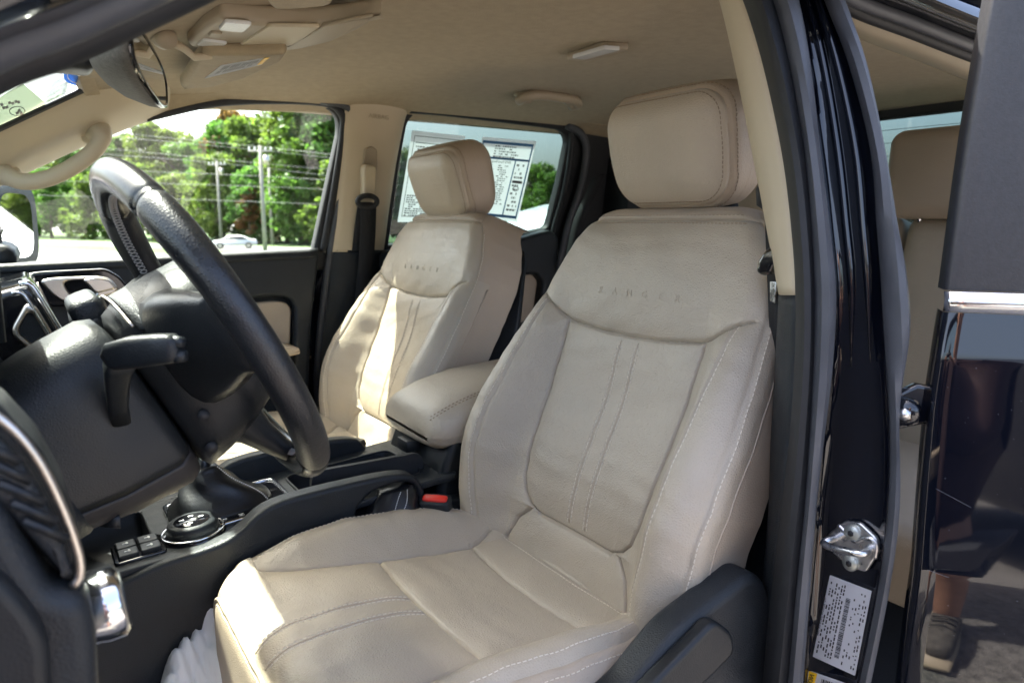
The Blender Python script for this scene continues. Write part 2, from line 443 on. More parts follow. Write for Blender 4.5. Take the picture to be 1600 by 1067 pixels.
def at_n(px, n):          # the ground point in that column of the picture, n metres off in the road's cross direction
    u = (px - 800) / FPX; v = _AX + u * _RX
    p = v * (n / np.dot(v, RNRM)); return p[0], p[1]
rt = random.Random(3)
for k, px in enumerate(range(-60, 575, 34)):
    x, y = at_n(px + rt.uniform(-8, 8), 70 + rt.uniform(-2, 4)); tree(x, y, (k * 3 + rt.randrange(4)) % 4, rt.uniform(.86, 1.0) if px < 410 else rt.uniform(.98, 1.1), rt.uniform(0, 6.28))
for k, px in enumerate(range(-40, 560, 64)):
    x, y = at_n(px, 63 + rt.uniform(-1, 2)); tree(x, y, 3 if k % 2 else 1, rt.uniform(.66, .80), rt.uniform(0, 6.28))
for px, n, k, s in ((475, 66, 2, 1.0), (515, 68, 0, 1.05), (600, 66, 0, .74), (640, 68, 1, .66), (690, 70, 3, .62), (745, 72, 3, .55), (800, 72, 3, .5), (840, 70, 1, .52), (856, 66, 0, .42), (890, 76, 3, .5), (945, 78, 3, .5), (1190, 90, 3, .6)):
    x, y = at_n(px, n); tree(x, y, k, s, rt.uniform(0, 6.28))
for px, n, s, lb in ((396, 61.5, .36, 'small russet-leaved tree at the foot of the wood behind the poles'), (375, 73, .92, 'tall tree with russet crown top rising in the wood behind the poles')):
    x, y = at_n(px, n); tree(x, y, 2, s, 1.0, 'leaf_red', lb)

_ords = ['first', 'second', 'third', 'fourth', 'fifth', 'sixth', 'seventh', 'eighth', 'ninth', 'tenth', 'eleventh', 'twelfth', 'thirteenth', 'fourteenth', 'fifteenth', 'sixteenth']
for k, base in enumerate(TREE_LABELS):
    same = [o for o in COL.objects if o.get('label') == base]
    same.sort(key=lambda o: (np.dot(np.array(o.location), _RX) / np.dot(np.array(o.location), _AX)))
    for i, o in enumerate(same): o['label'] = base.replace(' in the wood across the road', '').replace(' at the edge of the wood across the road', '') + ' across the road, ' + _ords[min(i, 15)] + ' of its kind from the left'
M['pole'] = mat('weathered_pole_wood', (0.30, 0.28, 0.25), 0.9, noise=(3, 0.15))
M['wire'] = mat('power_cable', (0.16, 0.165, 0.17), 0.6)
def pole(px, ytop, n, label, arm=True):
    x, y = at_n(px, n); z0 = float(ground_z(y, x)); r = ray(px, ytop); k = math.hypot(x, y) / math.hypot(r[0], r[1]); zt = r[2] * k
    root = empty('utility_pole', (x, y, z0), label, 'utility pole')
    tube('shaft', [np.array([x, y, z0 - .5]), np.array([x, y, zt])], [.21, .15], M['pole'], root, 10)
    if arm:
        d = np.array([math.cos(PSI), -math.sin(PSI), 0])
        c = np.array([x, y, zt - .5])
        tube('crossarm', [c - d * 1.1, c + d * 1.1], .08, M['pole'], root, 6)
        for s in (-1, -.5, .5, 1): tube('insulator', [c + d * s, c + d * s + np.array([0, 0, .35])], .07, M['white_print'], root, 6)
        tube('transformer', [c + d * .45 - np.array([0, .3, 1.3]), c + d * .45 - np.array([0, .3, .4])], .28, M['satin_metal'], root, 10)
    return np.array([x, y, zt])
p1 = pole(417, 228, 46, 'tall pale utility pole with crossarm and transformer, nearest the road')
p2 = pole(350, 252, 60, 'slender pale utility pole left of the transformer pole')
p3 = pole(429, 262, 60, 'thin pole standing close behind the transformer pole', False)
for k, (a, b, c) in enumerate((((60, 196), (417, 231), (700, 262)), ((60, 204), (417, 236), (700, 272)), ((60, 222), (350, 250), (700, 282)), ((60, 234), (350, 256), (700, 300)),
                               ((60, 262), (417, 276), (700, 296)), ((60, 282), (417, 292), (700, 308)), ((60, 305), (417, 316), (700, 330)))):
    pts = []
    for (px, py), dd in zip((a, b, c), (78, 78, 78)):
        r = ray(px, py); q = at_n(px, 46); pts.append(r * (math.hypot(*q) / math.hypot(r[0], r[1])))
    o = tube('overhead_wire', list(smooth_path(pts, 30)), .017, M['wire'], None, 5)
    tag(o, ['topmost', 'second highest', 'third highest', 'fourth highest', 'third lowest', 'second lowest', 'lowest'][k] + ' overhead cable strung in front of the trees', 'cable', 'overhead cables')

M['car_white'] = mat('white_car_paint', (0.80, 0.80, 0.80), 0.25, coat=0.6)
M['car_glass'] = mat('dark_car_glass', (0.03, 0.035, 0.04), 0.08)
def far_car(name, label, cat, loc, rz, prof_body, prof_glass, length, width):
    """body and glasshouse are lofted from side outlines; wheels, lights and glass are parts"""
    root = empty(name, loc, label, cat)
    root.rotation_euler = (0, 0, rz)
    def part(nm, outline, w0, w1, z_split, m):
        V = []; n = len(outline)
        for sgn in (-1, 1):
            for (x, z) in outline: V.append((x, sgn * (w0 + (w1 - w0) * max(0, (z - z_split))), z))
        F = [tuple(range(n)), tuple(range(2 * n - 1, n - 1, -1))] + [(i, i + n, (i + 1) % n + n, (i + 1) % n) for i in range(n)]
        me = bpy.data.meshes.new(nm); me.from_pydata(V, [], F); me.update(); me.materials.append(m)
        bm = bmesh.new(); bm.from_mesh(me); bmesh.ops.recalc_face_normals(bm, faces=bm.faces)
        bmesh.ops.bevel(bm, geom=[e for e in bm.edges if abs(e.verts[0].co.y - e.verts[1].co.y) < 1e-6], offset=.06, segments=3, affect='EDGES'); bm.to_mesh(me); bm.free(); me.shade_smooth()
        o = bpy.data.objects.new(nm, me); COL.objects.link(o); o.parent = root; return o
    part('body', prof_body, width / 2, width / 2 - .45, .95, M['car_white'])
    part('window', prof_glass, width / 2 + .014, width / 2 - .436, .95, M['car_glass'])
    for sx in (-1, 1):
        for sy in (-1, 1):
            v, f = tube_vf([np.array([sx * length * .31, sy * (width / 2 - .2), .32]), np.array([sx * length * .31, sy * (width / 2 + .01), .32])], .33, 20)
            me = bpy.data.meshes.new('wheel'); me.from_pydata([tuple(q) for q in v], [], f); me.materials.append(M['rubber'])
            o = bpy.data.objects.new('wheel', me); COL.objects.link(o); o.parent = root
            v, f = tube_vf([np.array([sx * length * .31, sy * (width / 2 - .1), .32]), np.array([sx * length * .31, sy * (width / 2 + .02), .32])], .2, 16)
            me = bpy.data.meshes.new('rim'); me.from_pydata([tuple(q) for q in v], [], f); me.materials.append(M['satin_metal'])
            h = bpy.data.objects.new('rim', me); COL.objects.link(h); h.parent = o
    return root
SED_B = [(-2.3, .35), (-2.32, .65), (-2.2, .82), (-1.3, .93), (-.75, 1.30), (-.25, 1.42), (.45, 1.42), (.95, 1.32), (1.6, 1.02), (2.2, .95), (2.32, .75), (2.3, .35)]
SED_G = [(-1.15, .97), (-.72, 1.27), (-.25, 1.37), (.45, 1.37), (.9, 1.27), (1.4, 1.0)]
cx, cy = at_n(370, 51)
far_car('sedan', 'white sedan driving along the road in front of the trees', 'car', (cx, cy, float(ground_z(cy, cx)) + .02), math.atan2(RDIR[1], RDIR[0]) + math.radians(52), SED_B, SED_G, 4.64, 1.82)
SUV_B = [(-2.35, .4), (-2.38, .8), (-2.2, 1.02), (-1.2, 1.12), (-.7, 1.62), (-.3, 1.72), (1.9, 1.70), (2.2, 1.2), (2.32, .8), (2.3, .4)]
SUV_G = [(-1.05, 1.15), (-.66, 1.58), (-.3, 1.66), (1.8, 1.64), (2.05, 1.2)]
r_ = PY(846, 352, 7.2)
far_car('parked_suv', 'white vehicle parked close beyond the rear passenger window', 'car', (r_[0] + 1.0, 7.6, GROUND), math.radians(-8), SUV_B, SUV_G, 4.7, 1.85)
r_ = PY(12, 372, 9.0)
far_car('parked_hatchback', 'white car parked past the front of the truck, by the side mirror', 'car', (r_[0] - 2.6, 9.3, GROUND), math.radians(12), SED_B, SED_G, 4.5, 1.8)

M['car_dark'] = mat('dark_blue_car_paint', (0.010, 0.012, 0.020), 0.2, coat=0.5)
VAN_B = [(-2.7, .4), (-2.75, 1.0), (-2.4, 1.2), (-1.7, 1.35), (-1.0, 2.05), (-.6, 2.15), (2.6, 2.12), (2.75, 1.9), (2.75, .4)]
VAN_G = [(-1.5, 1.4), (-.95, 1.98), (-.6, 2.05), (2.4, 2.02), (2.4, 1.42)]
_cw = M['car_white']; M['car_white'] = M['car_dark']
far_car('added_van', 'added dark van out of view, darkening the reflection in the open door', 'van', (-3.2, -5.2, GROUND), math.radians(14), VAN_B, VAN_G, 5.5, 2.0)  # added out of view so the glossy door flank reflects something dark
M['car_white'] = _cw
# ------------------------------------------------------------------ leather seats
def grid_faces(nr, nc):
    i = np.arange(nr - 1)[:, None]; j = np.arange(nc - 1)[None, :]
    a = i * nc + j
    return np.stack([a, a + 1, a + nc + 1, a + nc], -1).reshape(-1, 4)
def sub_mesh(name, P, faces, mat_, parent):
    used = np.unique(faces); remap = -np.ones(len(P), int); remap[used] = np.arange(len(used))
    me = bpy.data.meshes.new(name)
    V = P[used]; Fc = remap[faces]
    me.vertices.add(len(V)); me.vertices.foreach_set('co', V.astype(np.float32).ravel())
    me.loops.add(Fc.size); me.loops.foreach_set('vertex_index', Fc.astype(np.int32).ravel())
    me.polygons.add(len(Fc)); me.polygons.foreach_set('loop_start', (np.arange(len(Fc)) * 4).astype(np.int32))
    me.polygons.foreach_set('loop_total', np.full(len(Fc), 4, np.int32))
    me.update(calc_edges=True); me.validate(); me.shade_smooth()
    return link(name, me, mat_, parent)
def stitches(name, fn, lines, mat_, parent, step=0.0070, dash=0.0048, wid=0.0016, off=0.0, flip=1.0):
    """fn(a, b) -> points on a surface; lines = parameter polylines; each stitch is a little raised bar on the surface"""
    V = []; F = []
    for ln in lines:
        ln = np.array(ln, float)
        dense = np.stack([np.interp(np.linspace(0, len(ln) - 1, 600), np.arange(len(ln)), ln[:, k]) for k in range(2)], 1)
        Q = fn(dense[:, 0], dense[:, 1])
        L = np.r_[0, np.cumsum(np.linalg.norm(np.diff(Q, axis=0), axis=1))]
        m = int(L[-1] / step)
        if m < 2: continue
        sp = (np.arange(m) + 0.5) * step
        ab = np.stack([np.interp(sp, L, dense[:, k]) for k in range(2)], 1)
        e = 1e-3
        da = (fn(ab[:, 0] + e, ab[:, 1]) - fn(ab[:, 0] - e, ab[:, 1])); db = (fn(ab[:, 0], ab[:, 1] + e) - fn(ab[:, 0], ab[:, 1] - e))
        nn = np.cross(da, db) * flip; nn /= np.linalg.norm(nn, axis=1)[:, None] + 1e-12
        mid = np.stack([np.interp(sp, L, Q[:, k]) for k in range(3)], 1)
        q2 = np.stack([np.interp(sp + 1e-3, L, Q[:, k]) for k in range(3)], 1); q1 = np.stack([np.interp(sp - 1e-3, L, Q[:, k]) for k in range(3)], 1)
        T = q2 - q1; T /= np.linalg.norm(T, axis=1)[:, None] + 1e-12
        B = np.cross(nn, T)
        for c, t, n, b in zip(mid, T, nn, B):
            k = len(V); c = c + b * off
            for st in (-1, 1):
                V += [c + t * st * dash / 2 + b * wid / 2 - n * 0.0004, c + t * st * dash / 2 - b * wid / 2 - n * 0.0004, c + t * st * dash / 2 * 0.8 + n * 0.0009]
            F += [(k, k + 3, k + 5, k + 2), (k + 1, k + 2, k + 5, k + 4), (k, k + 2, k + 1), (k + 3, k + 4, k + 5)]
    o = mesh(name, V, F, mat_, parent, smooth=False)
    return tag(o, kind='stuff')

REC = math.radians(20)
BU = np.array([math.sin(REC), 0, math.cos(REC)]); BN = np.array([-math.cos(REC), 0, math.sin(REC)]); BL = np.array([0, 1.0, 0])
W_TAB = [(-.08, .225), (0, .240), (.05, .252), (.12, .266), (.2, .273), (.28, .270), (.36, .258), (.42, .246), (.46, .238), (.50, .226), (.54, .207), (.57, .186), (.60, .160), (.63, .14)]
YOKE = [(0, .394), (.06, .395), (.14, .402), (.165, .410), (.20, .428), (.24, .447), (.3, .47)]
INS = [(0, .0), (.088, .0), (.092, .085), (.10, .108), (.115, .124), (.14, .134), (.2, .140), (.3, .146), (.42, .149)]
BOL = [(-.08, .02), (0, .034), (.08, .054), (.16, .062), (.24, .060), (.32, .046), (.40, .024), (.45, .008), (.5, .0), (.7, 0)]
T_TOP, RHO = 0.605, 0.036
def back_raw(c, t):
    """seat back surface before grooves: returns s, t', d and helper fields; |c|<=1 front, 1..1.5 rolled edge, 1.5..2.2 side wall; t>0.57 rolls over the top"""
    c = np.asarray(c, float); t = np.asarray(t, float)
    tt = np.minimum(t, T_TOP - 0.04)
    over = np.clip((t - (T_TOP - 0.04)) / 0.06, 0, 1.0)          # 0..1 quarter roll, then straight back
    back = np.clip(t - (T_TOP + 0.02), 0, 1)
    tz = tt + 0.04 * np.sin(over * math.pi / 2)
    w = interp(W_TAB, tz) - 0.05 * (1 - np.cos(over * math.pi / 2)) * 0.3
    a = np.abs(c); sg = np.sign(c)
    q = np.clip((a - 1) / 0.5, 0, 1); wall = np.clip(a - 1.5, 0, 1)
    s_abs = np.where(a <= 1, a * (w - RHO), (w - RHO) + RHO * np.sin(q * math.pi / 2)) - wall * 0.018
    drop = RHO * (1 - np.cos(q * math.pi / 2)) + wall * 0.135
    b = interp(BOL, tz)
    ins = 0.146
    qq = np.clip((s_abs - ins) / np.maximum(w - ins, 0.03), 0, 1)
    bump = np.sin(np.clip(qq / 0.62, 0, 1) * math.pi / 2) ** 1.6 - 0.18 * sstep((qq - 0.62) / 0.38)
    d = b * bump
    d = d - 0.016 * np.clip(1 - (s_abs / 0.15) ** 2, 0, 1) * sstep((0.47 - tz) / 0.2)       # dished middle
    d = d + 0.013 * np.exp(-((tz - .17) / .10) ** 2)                                        # lumbar
    d = d + 0.010 * np.exp(-((tz - .50) / .07) ** 2) * (1 - (s_abs / .26) ** 2)
    d = d - drop - 0.045 * (1 - np.cos(over * math.pi / 2)) - back * 1.0
    d = np.maximum(d, -0.165)
    return sg * s_abs, tz, d, w, a
def c_of_s(s, t):
    w = interp(W_TAB, t); return np.clip(np.asarray(s) / (w - RHO), -1, 1)
C_OUT = 1.30        # seam near the outer edge of the bolster
C_PIPE = 1.62       # piping on the side wall
def c_inner(t):     # stitched seam on the crown of the bolster
    w = interp(W_TAB, t)
    s = interp([(-.1, .17), (0, .178), (.06, .19), (.14, .205), (.22, .209), (.32, .205), (.40, .203), (.46, .20)], t)
    return s / (w - RHO)
def back_fields(c, t):
    s, tz, d, w, a = back_raw(c, t)
    sa = np.abs(s)
    big = 9.0
    dy = np.abs(tz - interp(YOKE, sa)) * 0.93 + .06 * np.clip((a - 1.15) / .3, 0, 1)                              # lower edge of the shoulder panel
    below = tz < interp(YOKE, sa)
    iw = interp(INS, tz)
    di = np.where(below & (a <= 1), np.where(tz > .088, np.abs(sa - iw), big), big)
    dib = np.where((sa < .13) & (a <= 1), np.hypot(np.maximum(sa - .085, 0) * .6, tz - .0905), big)
    dlow = np.where((tz < .094) & (a <= 1), np.abs(sa - interp([(-.1, .150), (.03, .145), (.07, .13), (.095, .104)], tz)), big)
    ci = c_inner(tz)
    dbi = np.where(below & (a <= 1.2), np.abs(a - ci) * (w - RHO), big)
    dbo = np.abs(a - C_OUT) * RHO * math.pi
    dpi = np.abs(a - C_PIPE) * .135 + .05 * np.clip((tz - .40) / .04, 0, 1)
    dtop = np.where(a < 1.3, np.abs(t - .575), big)
    return s, tz, d, a, dict(yoke=dy, ins=np.minimum(di, dib), low=dlow, bi=dbi, bo=dbo, pipe=dpi, top=dtop)
def back_pt_local(c, t):
    s, tz, d, a, f = back_fields(c, t)
    D = np.minimum.reduce([f['yoke'], f['ins'], f['low'], f['top']])
    D2 = np.minimum(f['bi'], f['bo'])
    d = d - 0.0070 * np.exp(-D / 0.014) - 0.0050 * np.exp(-(D / 0.0019) ** 2)
    d = d - 0.0024 * np.exp(-D2 / 0.011) - 0.0034 * np.exp(-(D2 / 0.0017) ** 2)
    side = (a > 1.5)
    g = 0.0022 * np.exp(-(f['pipe'] / 0.0025) ** 2)
    s = s + np.sign(s) * np.where(side, -g * 1.2, 0)
    # soft wrinkles of worn leather
    d = d + 0.0006 * np.sin(31 * s + 9 * np.sin(17 * tz)) * np.sin(47 * tz + 4 * np.sin(13 * s)) + 0.0008 * np.sin(90 * tz + 30 * s) * np.exp(-(np.abs(np.abs(s) - .16) / .03) ** 2)
    return s, tz, d, f
class SeatFrame:
    def __init__(self, x, y, z): self.o = np.array([x, y, z], float)
    def back(self, s, t, d): return self.o + s[..., None] * BL + t[..., None] * BU + d[..., None] * BN
def make_back(sf, parent, part_label=None):
    def fn(c, t):
        s, tz, d, f = back_pt_local(c, t)
        return sf.back(s, tz, d)
    cols = np.r_[np.linspace(-2.2, -1.5, 16)[:-1], np.linspace(-1.5, -1, 16)[:-1], np.linspace(-1, 1, 300), np.linspace(1, 1.5, 16)[1:], np.linspace(1.5, 2.2, 16)[1:]]
    rows = np.r_[np.linspace(-.06, T_TOP - .04, 340)[:-1], np.linspace(T_TOP - .04, T_TOP + .02, 18)[:-1], np.linspace(T_TOP + .02, T_TOP + .10, 6)]
    Cg, Tg = np.meshgrid(cols, rows)
    s, tz, d, f = back_pt_local(Cg, Tg)
    P = sf.back(s, tz, d).reshape(-1, 3)
    F = grid_faces(len(rows), len(cols))
    cm = (Cg[:-1, :-1] + Cg[1:, 1:]).ravel() / 2; tm = (Tg[:-1, :-1] + Tg[1:, 1:]).ravel() / 2
    s2, tz2, d2, w2, a2 = back_raw(cm, tm); sa = np.abs(s2)
    yoke = (tz2 > interp(YOKE, sa)) & (a2 < C_OUT) & (tm < .575)
    topw = (tm >= .575) | ((tz2 > interp(YOKE, sa)) & (a2 >= C_OUT))
    below = ~yoke & ~topw
    ins = below & (tz2 > .0905) & (sa < interp(INS, tz2)) & (a2 <= 1)
    low = below & ~ins & (tz2 <= .094) & (sa < interp([(-.1, .150), (.03, .145), (.07, .13), (.095, .104)], tz2)) & (a2 <= 1)
    side = below & (a2 > C_PIPE)
    bol = below & ~ins & ~low & ~side
    A = M['leather']; B = M['leather_side']
    sub_mesh('shoulder_panel', P, F[yoke], A, parent)
    sub_mesh('upper_wrap', P, F[topw], B, parent)
    sub_mesh('center_panel', P, F[ins], A, parent)
    sub_mesh('lumbar_panel', P, F[low], A, parent)
    for sg in (1, -1):
        sub_mesh('side_bolster', P, F[bol & (cm * sg > 0)], A, parent)
        sub_mesh('side_panel', P, F[side & (cm * sg > 0)], B, parent)
    # stitching
    tl = np.linspace(.10, .385, 40)
    Ls = []
    for s0 in (-.021, .016):
        Ls.append([(float(c_of_s(s0, t)), t) for t in tl])
    stitches('center_stitching', fn, [[(c + .004 / .22 * k, t) for c, t in l] for l in Ls for k in (-1, 1)], M['thread'], parent, flip=-1.0)
    tb = np.linspace(-.02, .43, 60)
    stitches('bolster_stitching', fn, [[(sg * (c_inner(t) + .006 / .23), t) for t in tb] for sg in (1, -1)] + [[(sg * (C_OUT + .055), t) for t in np.linspace(.0, .55, 60)] for sg in (1, -1)], M['thread'], parent, flip=-1.0)
    tops = [[(c, .568) for c in np.linspace(-1.1, 1.1, 60)], [(c, .582) for c in np.linspace(-1.1, 1.1, 60)]]
    stitches('shoulder_stitching', fn, tops, M['thread_dark'], parent, flip=-1.0)
    # shallow ridges where the centre seams are sewn
    V = []; Fc = []
    for l in Ls:
        pth = fn(np.array([p[0] for p in l]), np.array([p[1] for p in l]))
        v, f_ = tube_vf(list(pth - BN * 0.0002), 0.0011, 6)
        k = len(V); V += v; Fc += [tuple(i + k for i in q) for q in f_]
    mesh('center_seam', V, Fc, M['leather_side'], parent)
    pp = []
    for sg in (1, -1):
        tt = np.linspace(-.02, .435, 70)
        pts = fn(np.full(70, sg * C_PIPE), tt); pts[:, 1] += sg * .0016
        tube('piping', list(pts), 0.0018, M['leather_side'], parent, 6)
    # hard back shell that closes the seat from behind
    shell = sf.back(*[np.array(v) for v in zip(*[(sg * (interp(W_TAB, t) - .012), t, -.135 - .035 * k) for (sg, t, k) in
             [(-1, -.05, 0), (-1, .2, 0), (-1, .4, 0), (-1, .55, 0), (1, .55, 0), (1, .4, 0), (1, .2, 0), (1, -.05, 0)]])])
    ring = list(shell)
    inner = [p * .9 + np.mean(ring, axis=0) * .1 - BN * .03 for p in ring]
    loft('back_shell', [ring, inner], M['plastic'], parent)
    return fn

# cushion: l runs forward from the bight, s across, h up
CX0, CZ0 = 0.640, -0.507
L_TOP = 0.455
CW = [(-.05, .19), (0, .205), (.05, .238), (.10, .256), (.18, .265), (.28, .264), (.36, .258), (.42, .248), (.46, .240)]
CIN = [(-.05, .13), (0, .135), (.06, .148), (.10, .150), (.2, .152), (.28, .157), (.34, .168), (.39, .192), (.42, .222), (.46, .28)]
def cush_raw(c, l):
    c = np.asarray(c, float); l = np.asarray(l, float)
    a = np.abs(c); sg = np.sign(c)
    front = np.clip((l - (L_TOP - .05)) / 0.09, 0, 1)       # rolls over the front edge
    down = np.clip(l - (L_TOP + .04), 0, 1)
    lx = np.minimum(l, L_TOP - .05) + 0.055 * np.sin(front * math.pi / 2)
    w = interp(CW, lx)
    # rounded plan corners at the front
    w = w - 0.035 * front ** 2
    rho = 0.034
    q = np.clip((a - 1) / .5, 0, 1); wall = np.clip(a - 1.5, 0, 1)
    s = np.where(a <= 1, a * (w - rho), (w - rho) + rho * np.sin(q * math.pi / 2)) - wall * .02
    drop = rho * (1 - np.cos(q * math.pi / 2)) + wall * .13
    cin = interp(CIN, lx)
    qq = np.clip((s - cin) / np.maximum(w - cin, .03), 0, 1)
    bh = interp([(-.05, .012), (.0, .020), (.08, .034), (.16, .043), (.26, .041), (.34, .026), (.40, .008), (.46, 0)], lx)
    h = bh * (np.sin(np.clip(qq / .6, 0, 1) * math.pi / 2) ** 1.5 - .25 * sstep((qq - .6) / .4))
    h = h + 0.010 * np.exp(-((lx - .33) / .09) ** 2) * (1 - (s / .28) ** 2) - 0.012 * np.exp(-((lx - .10) / .08) ** 2) * np.clip(1 - (s / .2) ** 2, 0, 1)
    h = h + lx * math.tan(math.radians(3.0)) - drop - 0.055 * (1 - np.cos(front * math.pi / 2)) - down
    return sg * s, lx, h, w, a, front
def cush_fields(c, l):
    s, lx, h, w, a, front = cush_raw(c, l)
    sa = np.abs(s); big = 9.0
    cin = interp(CIN, lx)
    top = (a <= 1.25)
    di = np.where(top & (lx > .085) & (l < .40), np.abs(sa - cin) * .95, big)
    dm = np.where(top & (sa < cin + .002), np.abs(lx - .245 + .01 * (sa / .15) ** 2), big)
    dr = np.where(top & (sa < .155), np.abs(lx - .085 + .006 * (sa / .15) ** 2), big)
    dcor = np.where(top & (lx < .088), np.abs((sa - .148) - (.085 - lx) * .35), big)
    dper = np.minimum(np.abs(a - 1.12) * .05, np.where(a < 1.12, np.abs(lx - .012), big))
    dper = np.where(l < .40, dper, big)
    dpipe = np.where(a < 1.6, np.abs(l - (L_TOP + .012)), big)
    return s, lx, h, a, dict(ins=di, mid=dm, rear=dr, cor=dcor, per=dper, pipe=dpipe)
def cush_pt_local(c, l):
    s, lx, h, a, f = cush_fields(c, l)
    D = np.minimum.reduce([f['ins'], f['mid'], f['rear'], f['cor']])
    h = h - .0065 * np.exp(-D / .014) - .0045 * np.exp(-(D / .0019) ** 2)
    h = h - .002 * np.exp(-f['per'] / .010) - .0032 * np.exp(-(f['per'] / .0017) ** 2) - .002 * np.exp(-(f['pipe'] / .003) ** 2)
    h = h + .0008 * np.sin(28 * s + 8 * np.sin(15 * lx)) * np.sin(41 * lx + 3 * np.sin(19 * s)) + .0012 * np.sin(130 * s + 20 * lx) * np.exp(-((lx - .42) / .05) ** 2)
    return s, lx, h, f
def make_cushion(sf, parent):
    ox, oy, oz = sf.o[0] + (CX0 - .608), sf.o[1], sf.o[2] + (CZ0 + .536)
    def pt(s, l, h): return np.stack([ox - l, oy + s, oz + h], -1)
    def fn(c, l):
        s, lx, h, f = cush_pt_local(c, l); return pt(s, lx, h)
    cols = np.r_[np.linspace(-2.2, -1.5, 14)[:-1], np.linspace(-1.5, -1, 16)[:-1], np.linspace(-1, 1, 280), np.linspace(1, 1.5, 16)[1:], np.linspace(1.5, 2.2, 14)[1:]]
    rows = np.r_[np.linspace(-.04, L_TOP - .05, 250)[:-1], np.linspace(L_TOP - .05, L_TOP + .04, 36)[:-1], np.linspace(L_TOP + .04, L_TOP + .16, 16)]
    Cg, Lg = np.meshgrid(cols, rows)
    s, lx, h, f = cush_pt_local(Cg, Lg)
    P = pt(s, lx, h).reshape(-1, 3)
    F = grid_faces(len(rows), len(cols))[:, ::-1]
    cm = (Cg[:-1, :-1] + Cg[1:, 1:]).ravel() / 2; lm = (Lg[:-1, :-1] + Lg[1:, 1:]).ravel() / 2
    s2, lx2, h2, w2, a2, fr2 = cush_raw(cm, lm); sa = np.abs(s2)
    cin = interp(CIN, lx2)
    facing = lm > L_TOP + .012
    outer = ~facing & (a2 > 1.12)
    t_ = ~facing & ~outer
    insf = t_ & (sa < cin) & (lx2 > .245 - .01 * (sa / .15) ** 2)
    insr = t_ & (sa < cin) & ~insf & (lx2 > .085 - .006 * (sa / .15) ** 2)
    rear = t_ & ~insf & ~insr & (lx2 < .088) & (sa - .148 < (.085 - lx2) * .35)
    bol = t_ & ~insf & ~insr & ~rear
    A, B = M['leather'], M['leather_side']
    sub_mesh('thigh_panel', P, F[insf], A, parent)
    sub_mesh('seat_panel', P, F[insr], A, parent)
    sub_mesh('rear_strip', P, F[rear], A, parent)
    for sg in (1, -1):
        sub_mesh('cushion_bolster', P, F[bol & (cm * sg > 0)], A, parent)
        sub_mesh('cushion_side', P, F[outer & (cm * sg > 0)], B, parent)
    sub_mesh('front_facing', P, F[facing], B, parent)
    lt = np.linspace(.25, L_TOP + .004, 50)
    def cs(s0, l): return s0 / (interp(CW, l) - .034)
    Ls = [[(float(cs(s0, min(l, .42))), l) for l in lt] for s0 in (-.024, .021)]
    stitches('thigh_stitching', fn, [[(c + .0045 / .22 * k, l) for c, l in q] for q in Ls for k in (-1, 1)], M['thread'], parent)
    per = [[(sg * 1.02, l) for l in np.linspace(.02, .40, 60)] for sg in (1, -1)] + [[(c, .021) for c in np.linspace(-1, 1, 60)]]
    per += [[(sg * 1.24, l) for l in np.linspace(.02, .40, 60)] for sg in (1, -1)]
    stitches('edge_stitching', fn, per, M['thread'], parent)
    stitches('front_stitching', fn, [[(c, L_TOP + .022) for c in np.linspace(-1.3, 1.3, 80)]], M['thread'], parent)
    cc = np.linspace(-1.55, 1.55, 90)
    pp = fn(cc, np.full(90, L_TOP + .012)); pp[:, 0] -= .0012
    tube('piping', list(pp), 0.0026, M['leather'], parent, 8)
    V = []; Fc = []
    for l in Ls:
        pth = fn(np.array([p[0] for p in l]), np.array([p[1] for p in l]))
        v, f_ = tube_vf(list(pth), 0.0011, 6); k = len(V); V += v; Fc += [tuple(i + k for i in q) for q in f_]
    mesh('thigh_seam', V, Fc, M['leather_side'], parent)
    # dark pan below the cushion
    box('seat_pan', (ox - .36, oy - .20, oz - .20), (ox + .02, oy + .20, oz - .06), M['plastic'], parent, .01)
    for sg in (-1, 1):
        box('seat_rail', (ox - .40, oy + sg * .19 - .02, -1.02), (ox + .10, oy + sg * .19 + .02, oz - .185), M['plastic_smooth'], parent, .006)
    return fn

